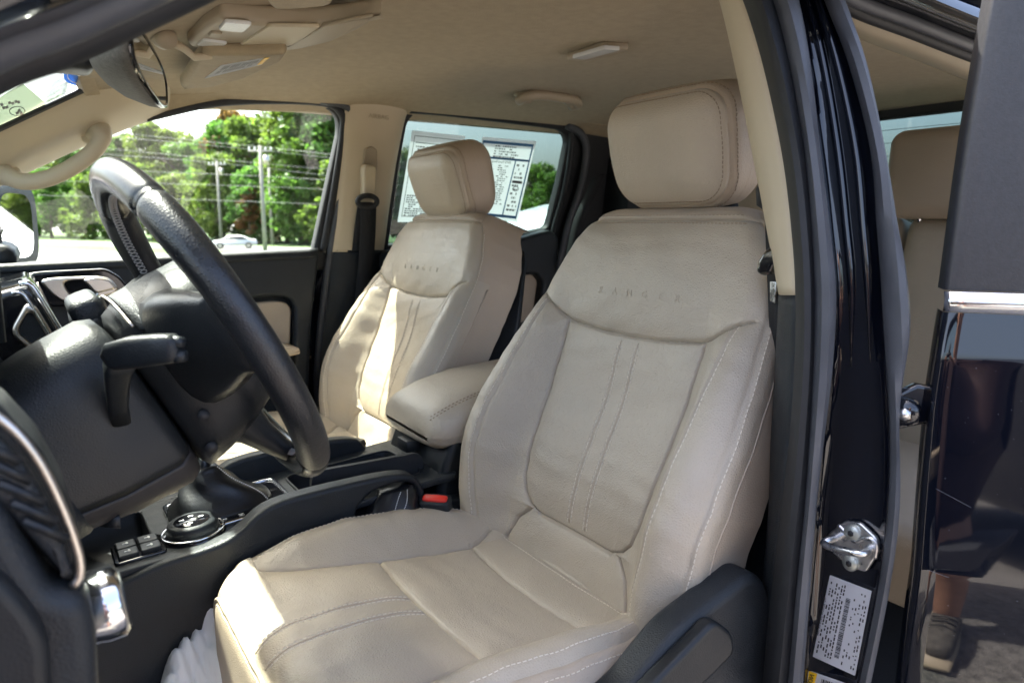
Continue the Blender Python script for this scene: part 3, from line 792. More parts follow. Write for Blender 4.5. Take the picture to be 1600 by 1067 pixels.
def make_headrest(name_parent, center, wid, hei, dep, rec, posts_to, yaw=0.0, dots=False):
    """a padded block: front panel and wrap are separate skins meeting in a sewn groove"""
    r = math.radians(rec)
    U = np.array([math.sin(r), 0, math.cos(r)]); N0 = np.array([-math.cos(r), 0, math.sin(r)]); Lt = np.array([0, 1.0, 0])
    hp = empty('headrest'); hp.parent = name_parent; hp.location = -Vector(name_parent.location)
    n = 84
    # block surface: faces of a subdivided cube pushed onto a rounded box
    ax = np.sin(np.linspace(-1, 1, n) * math.pi / 2 * .97); ax /= ax[-1]
    u, v = np.meshgrid(ax, ax)
    def shape(p):                       # p in [-1,1]^3: s, t, d
        s, t, d = p[..., 0], p[..., 1], p[..., 2]
        half = np.array([wid / 2, hei / 2, dep / 2]); rr = np.array([.052, .050, .040])
        core = np.sign(p) * np.minimum(np.abs(p) * half, half - rr)
        v_ = p * half - core
        nv = np.linalg.norm(v_ / rr, axis=-1, keepdims=True)
        q = core + np.where(nv > 1e-9, v_ / np.maximum(nv, 1e-9) * np.minimum(1, np.max(np.abs(v_) / rr, axis=-1, keepdims=True)), 0)
        s, t, d = q[..., 0], q[..., 1], q[..., 2]
        s = s * (1 - .09 * sstep((-t / (hei / 2) + .1) / 1.1)) * (1 + .03 * np.cos(t / hei * 3))     # narrower below
        fd_ = sstep(d / dep + .5)
        d = d + .010 * np.cos(s / wid * 2.6) * np.cos(t / hei * 2.4) * fd_ - .06 * t * (1 - fd_) + .014 * (t / hei) * fd_
        ft_ = sstep(t / hei + .5)
        t = t + .007 * np.cos(s / wid * 2.4) * (ft_ - .3)
        return np.stack([s, t, d], -1)
    faces_def = [np.stack([u, v, np.ones_like(u)], -1), np.stack([-u, v, -np.ones_like(u)], -1), np.stack([np.ones_like(u), v, -u], -1),
                 np.stack([-np.ones_like(u), v, u], -1), np.stack([u, np.ones_like(u), -v], -1), np.stack([u, -np.ones_like(u), v], -1)]
    PF = []; FF = []; base = 0; front_faces = []
    F = grid_faces(n, n)
    for k, fd in enumerate(faces_def):
        PF.append(fd.reshape(-1, 3)); FF.append(F + base); base += n * n
    raw = np.concatenate(PF); FA = np.concatenate(FF)
    Q = shape(raw)
    # groove: a closed rounded line on the front face near its border
    hs, ht = wid / 2 - .003, hei / 2 - .004
    def gdist(Q):
        s, t, d = Q[:, 0], Q[:, 1], Q[:, 2]
        wloc = hs * (1 - .09 * sstep((-t / (hei / 2) + .1) / 1.1))
        qx, qy = np.abs(s) - (wloc - .044), np.abs(t) - (ht - .044)
        sd = np.hypot(np.maximum(qx, 0), np.maximum(qy, 0)) + np.minimum(np.maximum(qx, qy), 0) - .044
        return np.where(d > -.0, sd, 1.0)
    sd = gdist(Q)
    g = .0008 * np.exp(-np.abs(sd) / .006) + .0026 * np.exp(-(sd / .0018) ** 2)
    nrm = Q / (np.array([wid / 2, hei / 2, dep / 2])); nrm = nrm ** 3; nrm /= np.linalg.norm(nrm, axis=1)[:, None] + 1e-9
    Q = Q - nrm * g[:, None]
    c0 = np.array(center, float)
    cy, sy = math.cos(yaw), math.sin(yaw)
    def toW(Q): 
        p = Q[:, 0:1] * Lt + Q[:, 1:2] * U + Q[:, 2:3] * N0
        x, y = p[:, 0] * cy - p[:, 1] * sy, p[:, 0] * sy + p[:, 1] * cy
        return c0 + np.stack([x, y, p[:, 2]], 1)
    P = toW(Q)
    sdf = sd[FA].mean(1)
    for nm, sel, mt in (('front_panel', sdf < 0, M['leather']), ('wrap', sdf >= 0, M['leather_side'])):
        o = sub_mesh(nm, P, FA[sel], mt, hp)
        bm = bmesh.new(); bm.from_mesh(o.data); bmesh.ops.remove_doubles(bm, verts=bm.verts, dist=1e-5); bm.to_mesh(o.data); bm.free(); o.data.shade_smooth()
    # sewing along the groove
    th = np.linspace(0, 2 * math.pi, 400)
    V = []; Fc = []
    for offs in (-.007, .0045):
        pts = []
        for a in th:
            ca, sa_ = math.cos(a), math.sin(a)
            lo, hi = 0.0, .4
            for _ in range(30):
                m_ = (lo + hi) / 2
                x, y = ca * m_, sa_ * m_
                wl = hs * (1 - .09 * float(sstep((-y / (hei / 2) + .1) / 1.1)))
                qx, qy = abs(x) - (wl - .044), abs(y) - (ht - .044)
                s_ = math.hypot(max(qx, 0), max(qy, 0)) + min(max(qx, qy), 0) - .044 - offs
                if s_ > 0: hi = m_
                else: lo = m_
            pts.append((ca * lo, sa_ * lo))
        pts = np.array(pts)
        # depth: nearest front vertex
        fr = Q[Q[:, 2] > 0]
        D = (((fr[None, :, :2] - pts[:, None, :]) ** 2).sum(-1) + ((fr[:, 2].max() - fr[:, 2]) * .06)[None] ** 2).argmin(1)
        W3 = toW(np.c_[pts, fr[D, 2] + .0004])
        L_ = np.r_[0, np.cumsum(np.linalg.norm(np.diff(W3, axis=0), axis=1))]
        m = int(L_[-1] / .0066)
        for k in range(m):
            a_, b_ = [np.array([np.interp(k * .0066 + e, L_, W3[:, i]) for i in range(3)]) for e in (0, .0045)]
            v, f_ = tube_vf([a_, b_], .0008, 4); q = len(V); V += v; Fc += [tuple(i + q for i in ff) for ff in f_]
    tag(mesh('stitching', V, Fc, M['thread_dark'], hp, False), kind='stuff')
    # steel posts and their guide sleeves
    for sg in (-1, 1):
        top = c0 + Lt * sg * .062 - U * hei * .35
        bot = np.array(posts_to, float) + Lt * sg * .062
        tube('post', [top, bot - U * .05], .006, M['chrome'], name_parent, 12)
        z = bot + U * .010
        V_, F_ = tube_vf([z - U * .02, z + U * .008, z + U * .012], [.019, .019, .013], 18, flat=1.0, up=(0, 1, 0))
        V_ = [z + (np.array(p) - z) * np.array([1, 1.35, 1]) for p in V_]
        mesh('post_guide', V_, F_, M['plastic_smooth'], name_parent)
    return hp

def side_shield(parent, y, sg, sf, label=None):
    """charcoal plastic valance on the outboard side of a seat"""
    d = sf.o - np.array([.608, .83, -.536])
    pts = [(1154, 881), (1176, 897), (1190, 945), (1193, 1010), (1185, 1100), (960, 1200), (760, 1240), (700, 1180), (880, 1120), (960, 1067), (1010, 1003), (1040, 968), (1090, 930)]
    base = [PY(a, b, .553)[[0, 2]] + d[[0, 2]] for a, b in pts]
    o = plate('side_shield', round_poly(base, .02), [], .045, M['plastic'], parent, .012, yframe(y), 4)
    rec = [(1100, 958), (1128, 978), (1132, 1010), (1010, 1130), (930, 1180), (905, 1160), (1000, 1060)]
    r = [PY(a, b, .53)[[0, 2]] + d[[0, 2]] for a, b in rec]
    plate('adjuster_lever', round_poly(r, .012), [], .02, M['plastic_smooth'], o, .006, yframe(y - .03), 4)
    return o

def make_seat(name, label, x, y, z, head, group):
    root = empty(name, (x, y, -1.02), label, 'car seat', group)
    sf = SeatFrame(x, y, z)
    bf = make_back(sf, root)
    make_cushion(sf, root)
    top = sf.back(np.array(0.0), np.array(T_TOP - .006), np.array(-.062))
    make_headrest(root, head[0], .250, .170, .112, head[1], top, head[2])
    return root, sf, bf
GROUP = 'front seats'
drv, sfd, bfd = make_seat('bucket_seat', 'beige leather driver seat nearest the camera, right of the steering wheel', .608, .832, -.536, (np.array([.846, .828, .107]), -8, 0.0), GROUP)
side_shield(drv, .553, -1, sfd)
pas, sfp, bfp = make_seat('bucket_seat', 'beige leather front passenger seat beyond the armrest, sunlit on its door side', .618, 1.575, -.536, (np.array([.858, 1.575, .090]), -15, 0.0), GROUP)

# model name pressed into the shoulder panels
def pressed_name(root, sf, size):
    def at(s0, t0):
        ss = np.array([s0]); tt = np.array([t0]); s_, t_, d_, f_ = back_pt_local(c_of_s(ss, tt), tt)
        return sf.back(s_, t_, d_)[0]
    for k, chh in enumerate('RANGER'):
        s0 = .078 - k * .033
        e1 = at(s0 - .008, .455) - at(s0 + .008, .455); e2 = at(s0, .463) - at(s0, .447); e1 /= np.linalg.norm(e1); e2 = e2 - e1 * (e1 @ e2)
        n_ = np.cross(e1, e2 / np.linalg.norm(e2))
        text_obj('pressed_letter', chh, size, M['leather'], root, at(s0, .455) + n_ * .0002, e1, e2, .0005)
pressed_name(drv, sfd, .0155)
pressed_name(pas, sfp, .0155)
# ------------------------------------------------------------------ the cab shell: roof lining, pillars, glass, floor
cab = empty('truck_cab', (.7, 1.21, GROUND), 'black pickup cab shell with beige roof lining, pillars and windows', 'truck cab')
ZC = [(.0, .24), (.15, .272), (.25, .300), (.4, .320), (.6, .328), (1.0, .328), (1.5, .324), (1.8, .310), (1.95, .288)]
def roof_z(x, y):
    e = np.abs(np.asarray(y) - 1.21) / .70
    return interp(ZC, x) - .058 * np.clip(e, 0, 1.1) ** 5
def hl_grid(name, x0, x1, y0, y1, nx, ny, dz, mat_, parent):
    U_, Y_ = np.meshgrid(np.linspace(0, 1, nx), np.linspace(y0, y1, ny))
    xf = x0 + .055 * ((Y_ - 1.21) / .6) ** 2                     # the header bows forward in the middle
    X = xf + (x1 - xf) * U_
    P = np.stack([X, Y_, roof_z(X, Y_) + dz], -1).reshape(-1, 3)
    return sub_mesh(name, P, grid_faces(ny, nx), mat_, parent)
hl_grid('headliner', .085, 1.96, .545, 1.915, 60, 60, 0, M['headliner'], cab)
hl_grid('roof_skin', .074, 2.1, .47, 1.945, 30, 30, .045, M['paint'], cab)
box('body_side', (-.85, 1.985, -1.08), (2.1, 2.03, -.10), M['paint'], cab, .015)['label'] = 'black passenger side body panel below the windows'
# floor, firewall, back wall
box('floor_pan', (-.75, .42, -1.08), (2.05, 2.0, -1.02), M['carpet'], cab, .01)
box('firewall', (-.85, .42, -1.08), (-.74, 2.0, -.15), M['carpet'], cab, .01)
WP0, WN = np.array([0, 1.955, -.07]), np.array([0, .987, .158])       # leaning plane of the passenger side glass
WE2 = np.array([0, -.158, .987])
def wp(px, py, off=0.0):                                             # photo pixel on that plane (off = metres towards the driver)
    return PP(px, py, WP0 - WN * off, WN)
def wpoly(px, off=0.0, r=0.0, seg=6):
    out = []
    for a, b in px:
        q = wp(a, b, off) - (WP0 - WN * off); out.append((q[0], np.dot(q, WE2)))
    return round_poly(out, r, seg) if (isinstance(r, list) or r > 0) else out
def wframe(off=0.0): return (WP0 - WN * off, (1, 0, 0), WE2)

# passenger A pillar trim with its grab handle
up = [(-120, 262), (0, 206), (60, 178), (120, 150), (184, 121), (235, 92)]
lo = [(-120, 340), (0, 287), (50, 263), (130, 226), (190, 201), (262, 172)]
l0 = [PY(a, b - 3, 1.735) for a, b in up]; l1 = [PY(a, b, 1.745) for a, b in up]
l3 = [PY(a, b, 1.875) for a, b in lo]; l4 = [PY(a, b + 2, 1.93) for a, b in lo]
l2 = [(p * .5 + q * .5) + np.array([.015, -.022, .0]) for p, q in zip(l1, l3)]
ap = ribbon('pillar_trim', [l0, l1, l2, l3, l4], M['trim'], cab, .004, 40, 18)
ap['label'] = 'sunlit beige front pillar trim on the passenger side'
gh = [PY(150, 203, 1.845), PY(158, 214, 1.80), PY(150, 232, 1.79), PY(118, 258, 1.785), PY(75, 279, 1.785), PY(35, 284, 1.79), PY(10, 274, 1.80), PY(-12, 262, 1.84)]
tube('grab_handle', list(smooth_path(gh, 40)), np.r_[np.linspace(.030, .019, 8), np.full(24, .0165), np.linspace(.018, .028, 8)], M['trim'], ap, 14)
for (a, b), (c, d) in (((-14, 262), (30, 276)), ((128, 214), (160, 200))):
    p = (PY(a, b, 1.845) + PY(c, d, 1.845)) / 2
    tube('handle_foot', [p + np.array([0, .03, .004]), p + np.array([0, -.02, -.004])], [.030, .024], M['trim'], ap, 16)
# black ceramic edge of the windscreen beside it
ribbon('windscreen_edge', [[PY(a, b - 1, 1.735) for a, b in up], [PY(a, b - 8, 1.72) for a, b in up]], M['rubber'], cab, .004, 30)
# windscreen: leaning pane
WS0 = np.array([.100, 1.21, .257]); WSN = np.array([-.62, 0, 1.0]); WSN = WSN / np.linalg.norm(WSN)
we2 = np.array([1.0, 0, .62]); we2 = we2 / np.linalg.norm(we2)
plate('windscreen', [(-.70, -1.15), (.70, -1.15), (.645, .0), (-.645, .0)], [], .004, M['glass'], cab, 0, (WS0, (0, 1, 0), we2))
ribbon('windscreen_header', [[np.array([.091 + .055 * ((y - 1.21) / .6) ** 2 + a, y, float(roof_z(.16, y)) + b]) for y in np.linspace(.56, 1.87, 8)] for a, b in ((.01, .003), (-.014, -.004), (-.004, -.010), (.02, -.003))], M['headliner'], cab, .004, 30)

# passenger B pillar: beige upper trim, charcoal lower trim
bl = [(552, 155), (543, 167), (535, 250), (526, 320), (516, 394)]
br = [(652, 160), (634, 172), (620, 230), (607, 310), (596, 392)]
L0 = [wp(a, b, 0.0) for a, b in bl]; L1 = [wp(a, b, .035) for a, b in bl]; R1 = [wp(a, b, .035) for a, b in br]; R0 = [wp(a, b, -.01) for a, b in br]
L2 = [p * .55 + q * .45 + np.array([0, -.018, 0]) for p, q in zip(L1, R1)]
bp = ribbon('pillar_trim', [L0, L1, L2, R1, R0], M['trim'], cab, .003, 40, 16)
bp['label'] = 'beige upper centre pillar trim on the passenger side'
text_obj('airbag_lettering', 'AIRBAG', .016, M['trim_grey'], bp, wp(592, 183, .060), (1, 0, -.03), (0, -.158, .987), .0004)
sl = [(568, 232), (579, 228), (588, 234), (588, 262), (584, 300), (567, 302), (565, 260)]
plate('belt_slot', wpoly(sl, .05, .006), [], .016, M['trim_grey'], bp, .003, wframe(.050))
plate('height_adjuster', wpoly([(566, 262), (572, 257), (584, 258), (587, 266), (585, 310), (566, 312)], .07, .006), [], .032, M['trim'], bp, .006, wframe(.066), 3)
lowl = [(516, 391), (505, 480), (492, 620)]; lowr = [(612, 391), (606, 470), (600, 640)]
ribbon('pillar_trim', [[wp(a, b, 0) for a, b in lowl], [wp(a, b, .035) for a, b in lowl], [wp((a + c) / 2, (b + d) / 2, .055) for (a, b), (c, d) in zip(lowl, lowr)], [wp(a, b, .04) for a, b in lowr], [wp(a, b, 0) for a, b in lowr]], M['plastic'], cab, .003, 30, 10)['label'] = 'charcoal lower centre pillar trim on the passenger side'
# roof-side strip above the passenger windows
ts = [(150, 216), (230, 187), (330, 163), (420, 157), (500, 160), (545, 166), (640, 172), (760, 184), (885, 203), (960, 216)]
edge = [wp(a, b, .02) for a, b in ts]
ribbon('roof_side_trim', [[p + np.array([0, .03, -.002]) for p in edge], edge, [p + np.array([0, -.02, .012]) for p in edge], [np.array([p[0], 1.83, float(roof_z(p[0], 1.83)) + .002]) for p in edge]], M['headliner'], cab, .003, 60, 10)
# rear corner, rear wall and rear window
box('rear_wall', (1.97, .45, -1.05), (2.06, 1.97, -.075), M['headliner'], cab, .01)
RW0 = np.array([1.99, 1.21, .1])
outer = [(-.68, -.19), (.68, -.19), (.62, .215), (-.62, .215)]
hole = round_poly([(-.60, -.165), (.60, -.165), (.55, .168), (-.55, .168)], .05)
plate('rear_window_frame', outer, [hole], .05, M['rubber'], cab, .008, (RW0, (0, -1, 0), (-.12, 0, .993)))
rg = plate('rear_window', round_poly([(-.605, -.17), (.605, -.17), (.555, .173), (-.555, .173)], .05), [], .004, M['glass_tint'], cab, 0, (RW0 + np.array([.01, 0, 0]), (0, -1, 0), (-.12, 0, .993)))
for k in range(9):
    z = -.13 + k * .034
    tube('defroster_line', [RW0 + np.array([-.001 - .12 * z, y, z * .993 + .012 * (1 - ((y) / .6) ** 2) - .012]) for y in np.linspace(-.54, .54, 12)], .0007, M['rubber'], rg, 4)
box('rear_pillar', (1.60, 1.80, -.9), (2.02, 1.95, .27), M['plastic'], cab, .03)['label'] = 'dark rear corner pillar on the passenger side'
box('rear_pillar', (1.86, .46, -.9), (2.02, .62, .27), M['trim'], cab, .03)['label'] = 'beige rear corner pillar on the driver side'

# ------------------------------------------------------------------ passenger doors (closed)
fd = empty('front_passenger_door', (.2, 1.95, -.9), 'closed front passenger door with charcoal panel and clear window', 'car door')
hole = wpoly([(-60, 415), (-60, 322), (0, 288), (60, 258), (130, 226), (232, 187), (330, 167), (420, 162), (500, 166), (524, 180), (527, 204), (487, 389)], 0, [0, .02, 0, 0, .0, .04, .0, 0, .02, .03, .02, .004])
outl = wpoly([(-140, 440), (-140, 350), (0, 270), (130, 206), (228, 168), (330, 146), (430, 138), (520, 142), (552, 165), (548, 210), (516, 420), (200, 436)], 0, .01)
plate('window_frame', outl, [hole], .035, M['rubber'], fd, .008, wframe(.0), 3)
seal = [wp(a, b, .022) for a, b in [(228, 183), (330, 161), (420, 156), (505, 160), (533, 176), (537, 205), (524, 290), (505, 394)]]
tube('door_seal', list(smooth_path(seal, 60)), .011, M['rubber'], fd, 10)
seal2 = [wp(a, b, .03) for a, b in [(500, 157), (540, 166), (549, 190), (541, 262), (528, 330), (516, 394), (505, 480), (497, 560), (494, 640)]]
tube('door_seal', list(smooth_path(seal2, 60)), .010, M['rubber_grey'], fd, 10)
plate('window_pane', wpoly([(-80, 425), (-80, 300), (130, 215), (232, 176), (330, 156), (520, 158), (540, 200), (495, 400)]), [], .004, M['glass'], fd, 0, wframe(-.008))
# inner panel: side outline extruded across the door, with a well for the beige insert
ins_o = ypoly([(352, 470), (430, 463), (452, 466), (461, 478), (459, 600), (350, 620)], 1.905, [.0, .02, .03, .02, .01, .0])
panel_o = ypoly([(-200, 430), (30, 421), (200, 411), (350, 402), (496, 394), (499, 402), (486, 520), (480, 700), (300, 780), (-200, 820)], 1.905, [.01, .02, .0, 0, .012, .012, 0, .03, .03, .03])
plate('door_panel', panel_o, [ins_o], .036, M['plastic'], fd, .010, yframe(1.922), 4)
box('panel_backing', (-.5, 1.942, -.75), (.60, 1.965, -.12), M['plastic'], fd, .004)
top = [(-200, 424), (30, 412), (200, 404), (350, 396), (497, 389)]
ribbon('belt_ledge', [[PY(a, b + 14, 1.900) for a, b in top], [PY(a, b + 4, 1.903) for a, b in top], [PY(a, b, 1.918) for a, b in top], [PY(a, b + 1, 1.962) for a, b in top]], M['plastic'], fd, .004, 40, 12)
pi = plate('panel_insert', ypoly([(350, 478), (428, 470), (446, 472), (455, 482), (453, 540), (440, 548), (350, 552)], 1.925, [.0, .01, .015, .02, .015, .01, 0]), [], .02, M['leather_side'], fd, .006, yframe(1.932), 3)
plate('armrest', ypoly([(350, 546), (440, 538), (462, 541), (464, 550), (440, 556), (350, 566)], 1.85, .006), [], .09, M['leather_side'], fd, .008, yframe(1.86), 3)
# inner door handle: gloss surround, champagne bezel, dark lever well
hb = empty('handle_bezel'); hb.parent = fd; hb.location = -Vector(fd.location)
plate('surround', ypoly([(20, 432), (60, 424), (165, 419), (188, 432), (206, 456), (190, 466), (120, 478), (80, 480), (50, 462)], 1.855, .012), [], .024, M['gloss_black'], hb, .006, yframe(1.858), 3)
bz_h = ypoly([(98, 441), (120, 437), (140, 438), (152, 458), (142, 465), (122, 467), (108, 458)], 1.838, .010)
plate('bezel', ypoly([(60, 438), (84, 434), (150, 431), (172, 434), (185, 450), (180, 459), (120, 474), (100, 473), (82, 462)], 1.838, .012), [bz_h], .016, M['satin_metal'], hb, .005, yframe(1.840), 3)
plate('lever', ypoly([(128, 437), (150, 433), (172, 437), (182, 451), (150, 459), (138, 446)], 1.828, .008), [], .010, M['satin_metal'], hb, .004, yframe(1.830), 3)

rd = empty('rear_passenger_door', (1.1, 1.95, -.9), 'closed rear passenger door with privacy window behind the passenger seat', 'car door')
hole2 = wpoly([(604, 382), (620, 260), (633, 190), (646, 176), (700, 181), (870, 203), (884, 216), (870, 285), (852, 356), (812, 364)], 0, [.0, 0, .02, .03, 0, .03, .03, 0, .02, .02])
outl2 = wpoly([(588, 420), (600, 300), (622, 160), (700, 160), (880, 180), (960, 196), (945, 300), (925, 430), (820, 420)], 0, .01)
plate('window_frame', outl2, [hole2], .035, M['rubber'], rd, .008, wframe(.0), 3)
plate('window_pane', wpoly([(590, 395), (615, 200), (640, 168), (880, 195), (895, 215), (860, 370), (812, 380)]), [], .004, M['glass_tint'], rd, 0, wframe(-.008))
tube('door_seal', list(smooth_path([wp(a, b, .025) for a, b in [(640, 171), (700, 176), (800, 188), (878, 199), (894, 214), (884, 290), (868, 350), (850, 420), (840, 500)]], 60)), .011, M['rubber'], rd, 10)
tube('door_seal', list(smooth_path([wp(a, b, .04) for a, b in [(885, 196), (908, 210), (916, 240), (905, 300), (888, 350), (872, 420), (860, 500)]], 50)), .012, M['rubber_grey'], rd, 10)
plate('door_panel', ypoly([(600, 392), (812, 372), (860, 358), (872, 372), (862, 520), (840, 640), (600, 660)], 1.86, .02), [ypoly([(800, 432), (836, 428), (846, 440), (838, 500), (800, 512)], 1.86, .012)], .05, M['plastic'], rd, .012, yframe(1.875), 4)
plate('panel_insert', ypoly([(790, 430), (838, 424), (850, 438), (840, 506), (790, 520)], 1.885, .012), [], .02, M['leather_side'], rd, .004, yframe(1.893), 2)

# ------------------------------------------------------------------ driver side: A pillar, roof rail, B pillar
def track(pix, y): return [PY(a, b, y) for a, b in pix]
ap_l = [(-160, 220), (0, 137), (105, 99), (282, 20), (420, -43), (700, -153)]
def shift(l, dx, dy): return [(a + dx, b + dy) for a, b in l]
rail = empty('pillar_driver_front'); rail.parent = cab; rail.location = -Vector(cab.location); rail.name = 'front_pillar'
rail['label'] = 'dark out of focus front pillar across the top left corner'
ribbon('pillar_trim', [track(shift(ap_l, 0, 3), .60), track(shift(ap_l, 0, -5), .575), track(shift(ap_l, 0, -14), .59)], M['trim'], rail, .003, 40)
tube('door_seal', list(smooth_path(track(shift(ap_l, 0, -34), .560), 40)), .014, M['rubber'], rail, 12)
tube('door_seal', list(smooth_path(track(shift(ap_l, 0, -62), .530), 40)), .012, M['rubber_grey'], rail, 12)
ribbon('painted_flange', [track(shift(ap_l, 0, -66), .535), track(shift(ap_l, 0, -92), .50), track(shift(ap_l, 0, -104), .48), track(shift(ap_l, 0, -150), .46), track(shift(ap_l, 0, -230), .50)], M['paint'], rail, .004, 40, 14)
# B pillar, measured as vertical lines at known depth
bpl = empty('center_pillar'); bpl.parent = cab; bpl.location = -Vector(cab.location)
bpl['label'] = 'driver side centre pillar with beige trim, rubber seals and black paint'
def vline(rows, x): return [PX(a, b, x) for a, b in rows]
b0 = [(1100, -70), (1126, 0), (1150, 100), (1177, 234), (1199, 350), (1219, 460)]
b1 = [(1135, -70), (1165, 0), (1195, 100), (1224, 234), (1240, 350), (1246, 461)]
ribbon('pillar_trim', [vline(b0, .80), vline(b0, .745), [p * .5 + q * .5 + np.array([-.008, 0, 0]) for p, q in zip(vline(b0, .745), vline(b1, .705))], vline(b1, .705)], M['trim'], bpl, .003, 40, 12)['label'] = 'beige upper trim of the driver side centre pillar'
c0 = [(1219, 461), (1213, 580), (1206, 700), (1203, 790), (1192, 920), (1176, 1100)]
c1 = [(1246, 461), (1243, 580), (1235, 700), (1226, 790), (1212, 920), (1194, 1100)]
ribbon('pillar_trim', [vline(c0, .80), vline(c0, .745), [p * .5 + q * .5 + np.array([-.006, 0, 0]) for p, q in zip(vline(c0, .745), vline(c1, .705))], vline(c1, .705)], M['plastic'], bpl, .003, 40, 12)['label'] = 'charcoal lower trim of the driver side centre pillar'
s1 = [(1130, -70), (1163, 0), (1194, 100), (1223, 234), (1238, 350), (1245, 460), (1243, 580), (1234, 700), (1223, 790), (1208, 920), (1190, 1100)]
s2 = [(1178, -70), (1207, 0), (1233, 100), (1256, 234), (1267, 350), (1272, 460), (1270, 580), (1263, 700), (1257, 790), (1244, 920), (1228, 1100)]
s3 = [(1220, -70), (1245, 0), (1264, 100), (1280, 234), (1294, 350), (1304, 460), (1298, 580), (1284, 700), (1274, 790), (1264, 920), (1250, 1100)]
m12 = [((a + c) / 2, (b + d) / 2) for (a, b), (c, d) in zip(s1, s2)]; m23 = [((a + c) / 2, (b + d) / 2) for (a, b), (c, d) in zip(s2, s3)]
ribbon('door_seal', [vline(s1, .715), vline(s1, .700), vline(m12, .682), vline(s2, .695), vline(s2, .715)], M['rubber'], bpl, .002, 60, 14)
ribbon('door_seal', [vline(s2, .712), vline(s2, .698), vline(m23, .686), vline(s3, .70), vline(s3, .735)], M['rubber_grey'], bpl, .002, 60, 14)
j0 = s3
j1 = [(1268, -70), (1290, 0), (1328, 100), (1362, 234), (1372, 350), (1378, 430), (1386, 560), (1392, 660), (1390, 790), (1374, 920), (1338, 1100)]
def mixl(a, b, t): return [(p[0] * (1 - t) + q[0] * t, p[1] * (1 - t) + q[1] * t) for p, q in zip(a, b)]
ribbon('door_jamb', [vline(j0, .725), vline(mixl(j0, j1, .06), .745), vline(mixl(j0, j1, .3), .752), vline(mixl(j0, j1, .7), .758), vline(mixl(j0, j1, .92), .757), vline(j1, .752)], M['paint'], bpl, .002, 60, 20)
# pressed ribs of the jamb flange on the upper half
for t, rr in ((.36, .0050), (.70, .0050)):
    ln = [PX(a, b, .752) for a, b in mixl(j0, j1, t)][:7]
    tube('jamb_rib', list(smooth_path(ln, 40)), np.r_[np.full(30, rr), np.linspace(rr, .0005, 10)], M['paint'], bpl, 10)
k1 = [(1296, -70), (1318, 0), (1352, 100), (1381, 234), (1400, 350), (1414, 430), (1419, 520), (1404, 640), (1404, 790), (1388, 920), (1352, 1100)]
kk = mixl(j1, k1, .5)
ribbon('outer_seal', [vline(j1, .756), vline(j1, .748), vline(kk, .742), vline(k1, .750), vline(k1, .79)], M['rubber_grey'], bpl, .002, 60, 12)
ribbon('pillar_outer_skin', [vline(k1, .775), vline(k1, .80), [p + np.array([.05, .04, 0]) for p in vline(k1, .83)]], M['paint'], bpl, .002, 60)
# a plane on the jamb for the things fixed to it
JP = [PX(1310, 850, .7535), PX(1375, 850, .757), PX(1330, 1050, .7545)]
JN = np.cross(JP[1] - JP[0], JP[2] - JP[0]); JN /= np.linalg.norm(JN)
if np.dot(JN, JP[0]) > 0: JN = -JN
def jp(px, py, off=0.0): return PP(px, py, JP[0] + JN * off, JN)
je1 = JP[1] - JP[0]; je1 /= np.linalg.norm(je1); je2 = np.cross(JN, je1)
def jpoly(px, off=0, r=0.0):
    out = [((jp(a, b, off) - JP[0] - JN * off) @ je1, (jp(a, b, off) - JP[0] - JN * off) @ je2) for a, b in px]
    if sum(out[i - 1][0] * out[i][1] - out[i][0] * out[i - 1][1] for i in range(len(out))) < 0: out = out[::-1]
    return round_poly(out, r) if r else out
def jframe(off=0): return (JP[0] + JN * off, je1, je2)
striker = empty('door_striker', jp(1330, 850), 'zinc steel door striker loop bolted to the black door jamb', 'door striker')
plate('base_plate', jpoly([(1293, 835), (1322, 812), (1345, 815), (1372, 840), (1376, 860), (1355, 893), (1330, 885), (1300, 862)], .004, .004), [], .006, M['steel'], striker, .0015, jframe(.004), 2)
loop = [jp(1304, 841, .004), jp(1298, 842, .020), jp(1287, 848, .030), jp(1300, 855, .033), jp(1330, 862, .033), jp(1345, 865, .030), jp(1354, 862, .02), jp(1357, 856, .004)]
tube('loop', list(smooth_path(loop, 36)), .0042, M['steel'], striker, 12)
tube('pressed_rib', list(smooth_path([jp(1310, 820, .006), jp(1325, 836, .008), jp(1338, 846, .009), jp(1356, 840, .008), jp(1370, 850, .006), jp(1368, 872, .005)], 30)), .0024, M['steel'], striker, 10)
for a, b in ((1338, 829), (1335, 876)):
    q = jp(a, b, .0)
    tube('bolt', [q, q + JN * .010, q + JN * .012], [.0092, .0092, .0075], M['bolt'], striker, 20)
    tube('bolt_socket', [q + JN * .0115, q + JN * .0128], .0036, M['rubber'], striker, 6)
# certification label
lab = plate('certification_label', jpoly([(1297, 898), (1362, 923), (1336, 1055), (1270, 1025)], .003, .001), [], .0008, M['paper'], None, 0, jframe(.003))
tag(lab, 'white printed certification label with barcode below the door striker', 'label')
def quad_map(c, u, v): # c: TL, TR, BR, BL pixels
    c = np.array(c, float); return tuple(c[0] * (1 - u) * (1 - v) + c[1] * u * (1 - v) + c[2] * u * v + c[3] * (1 - u) * v)
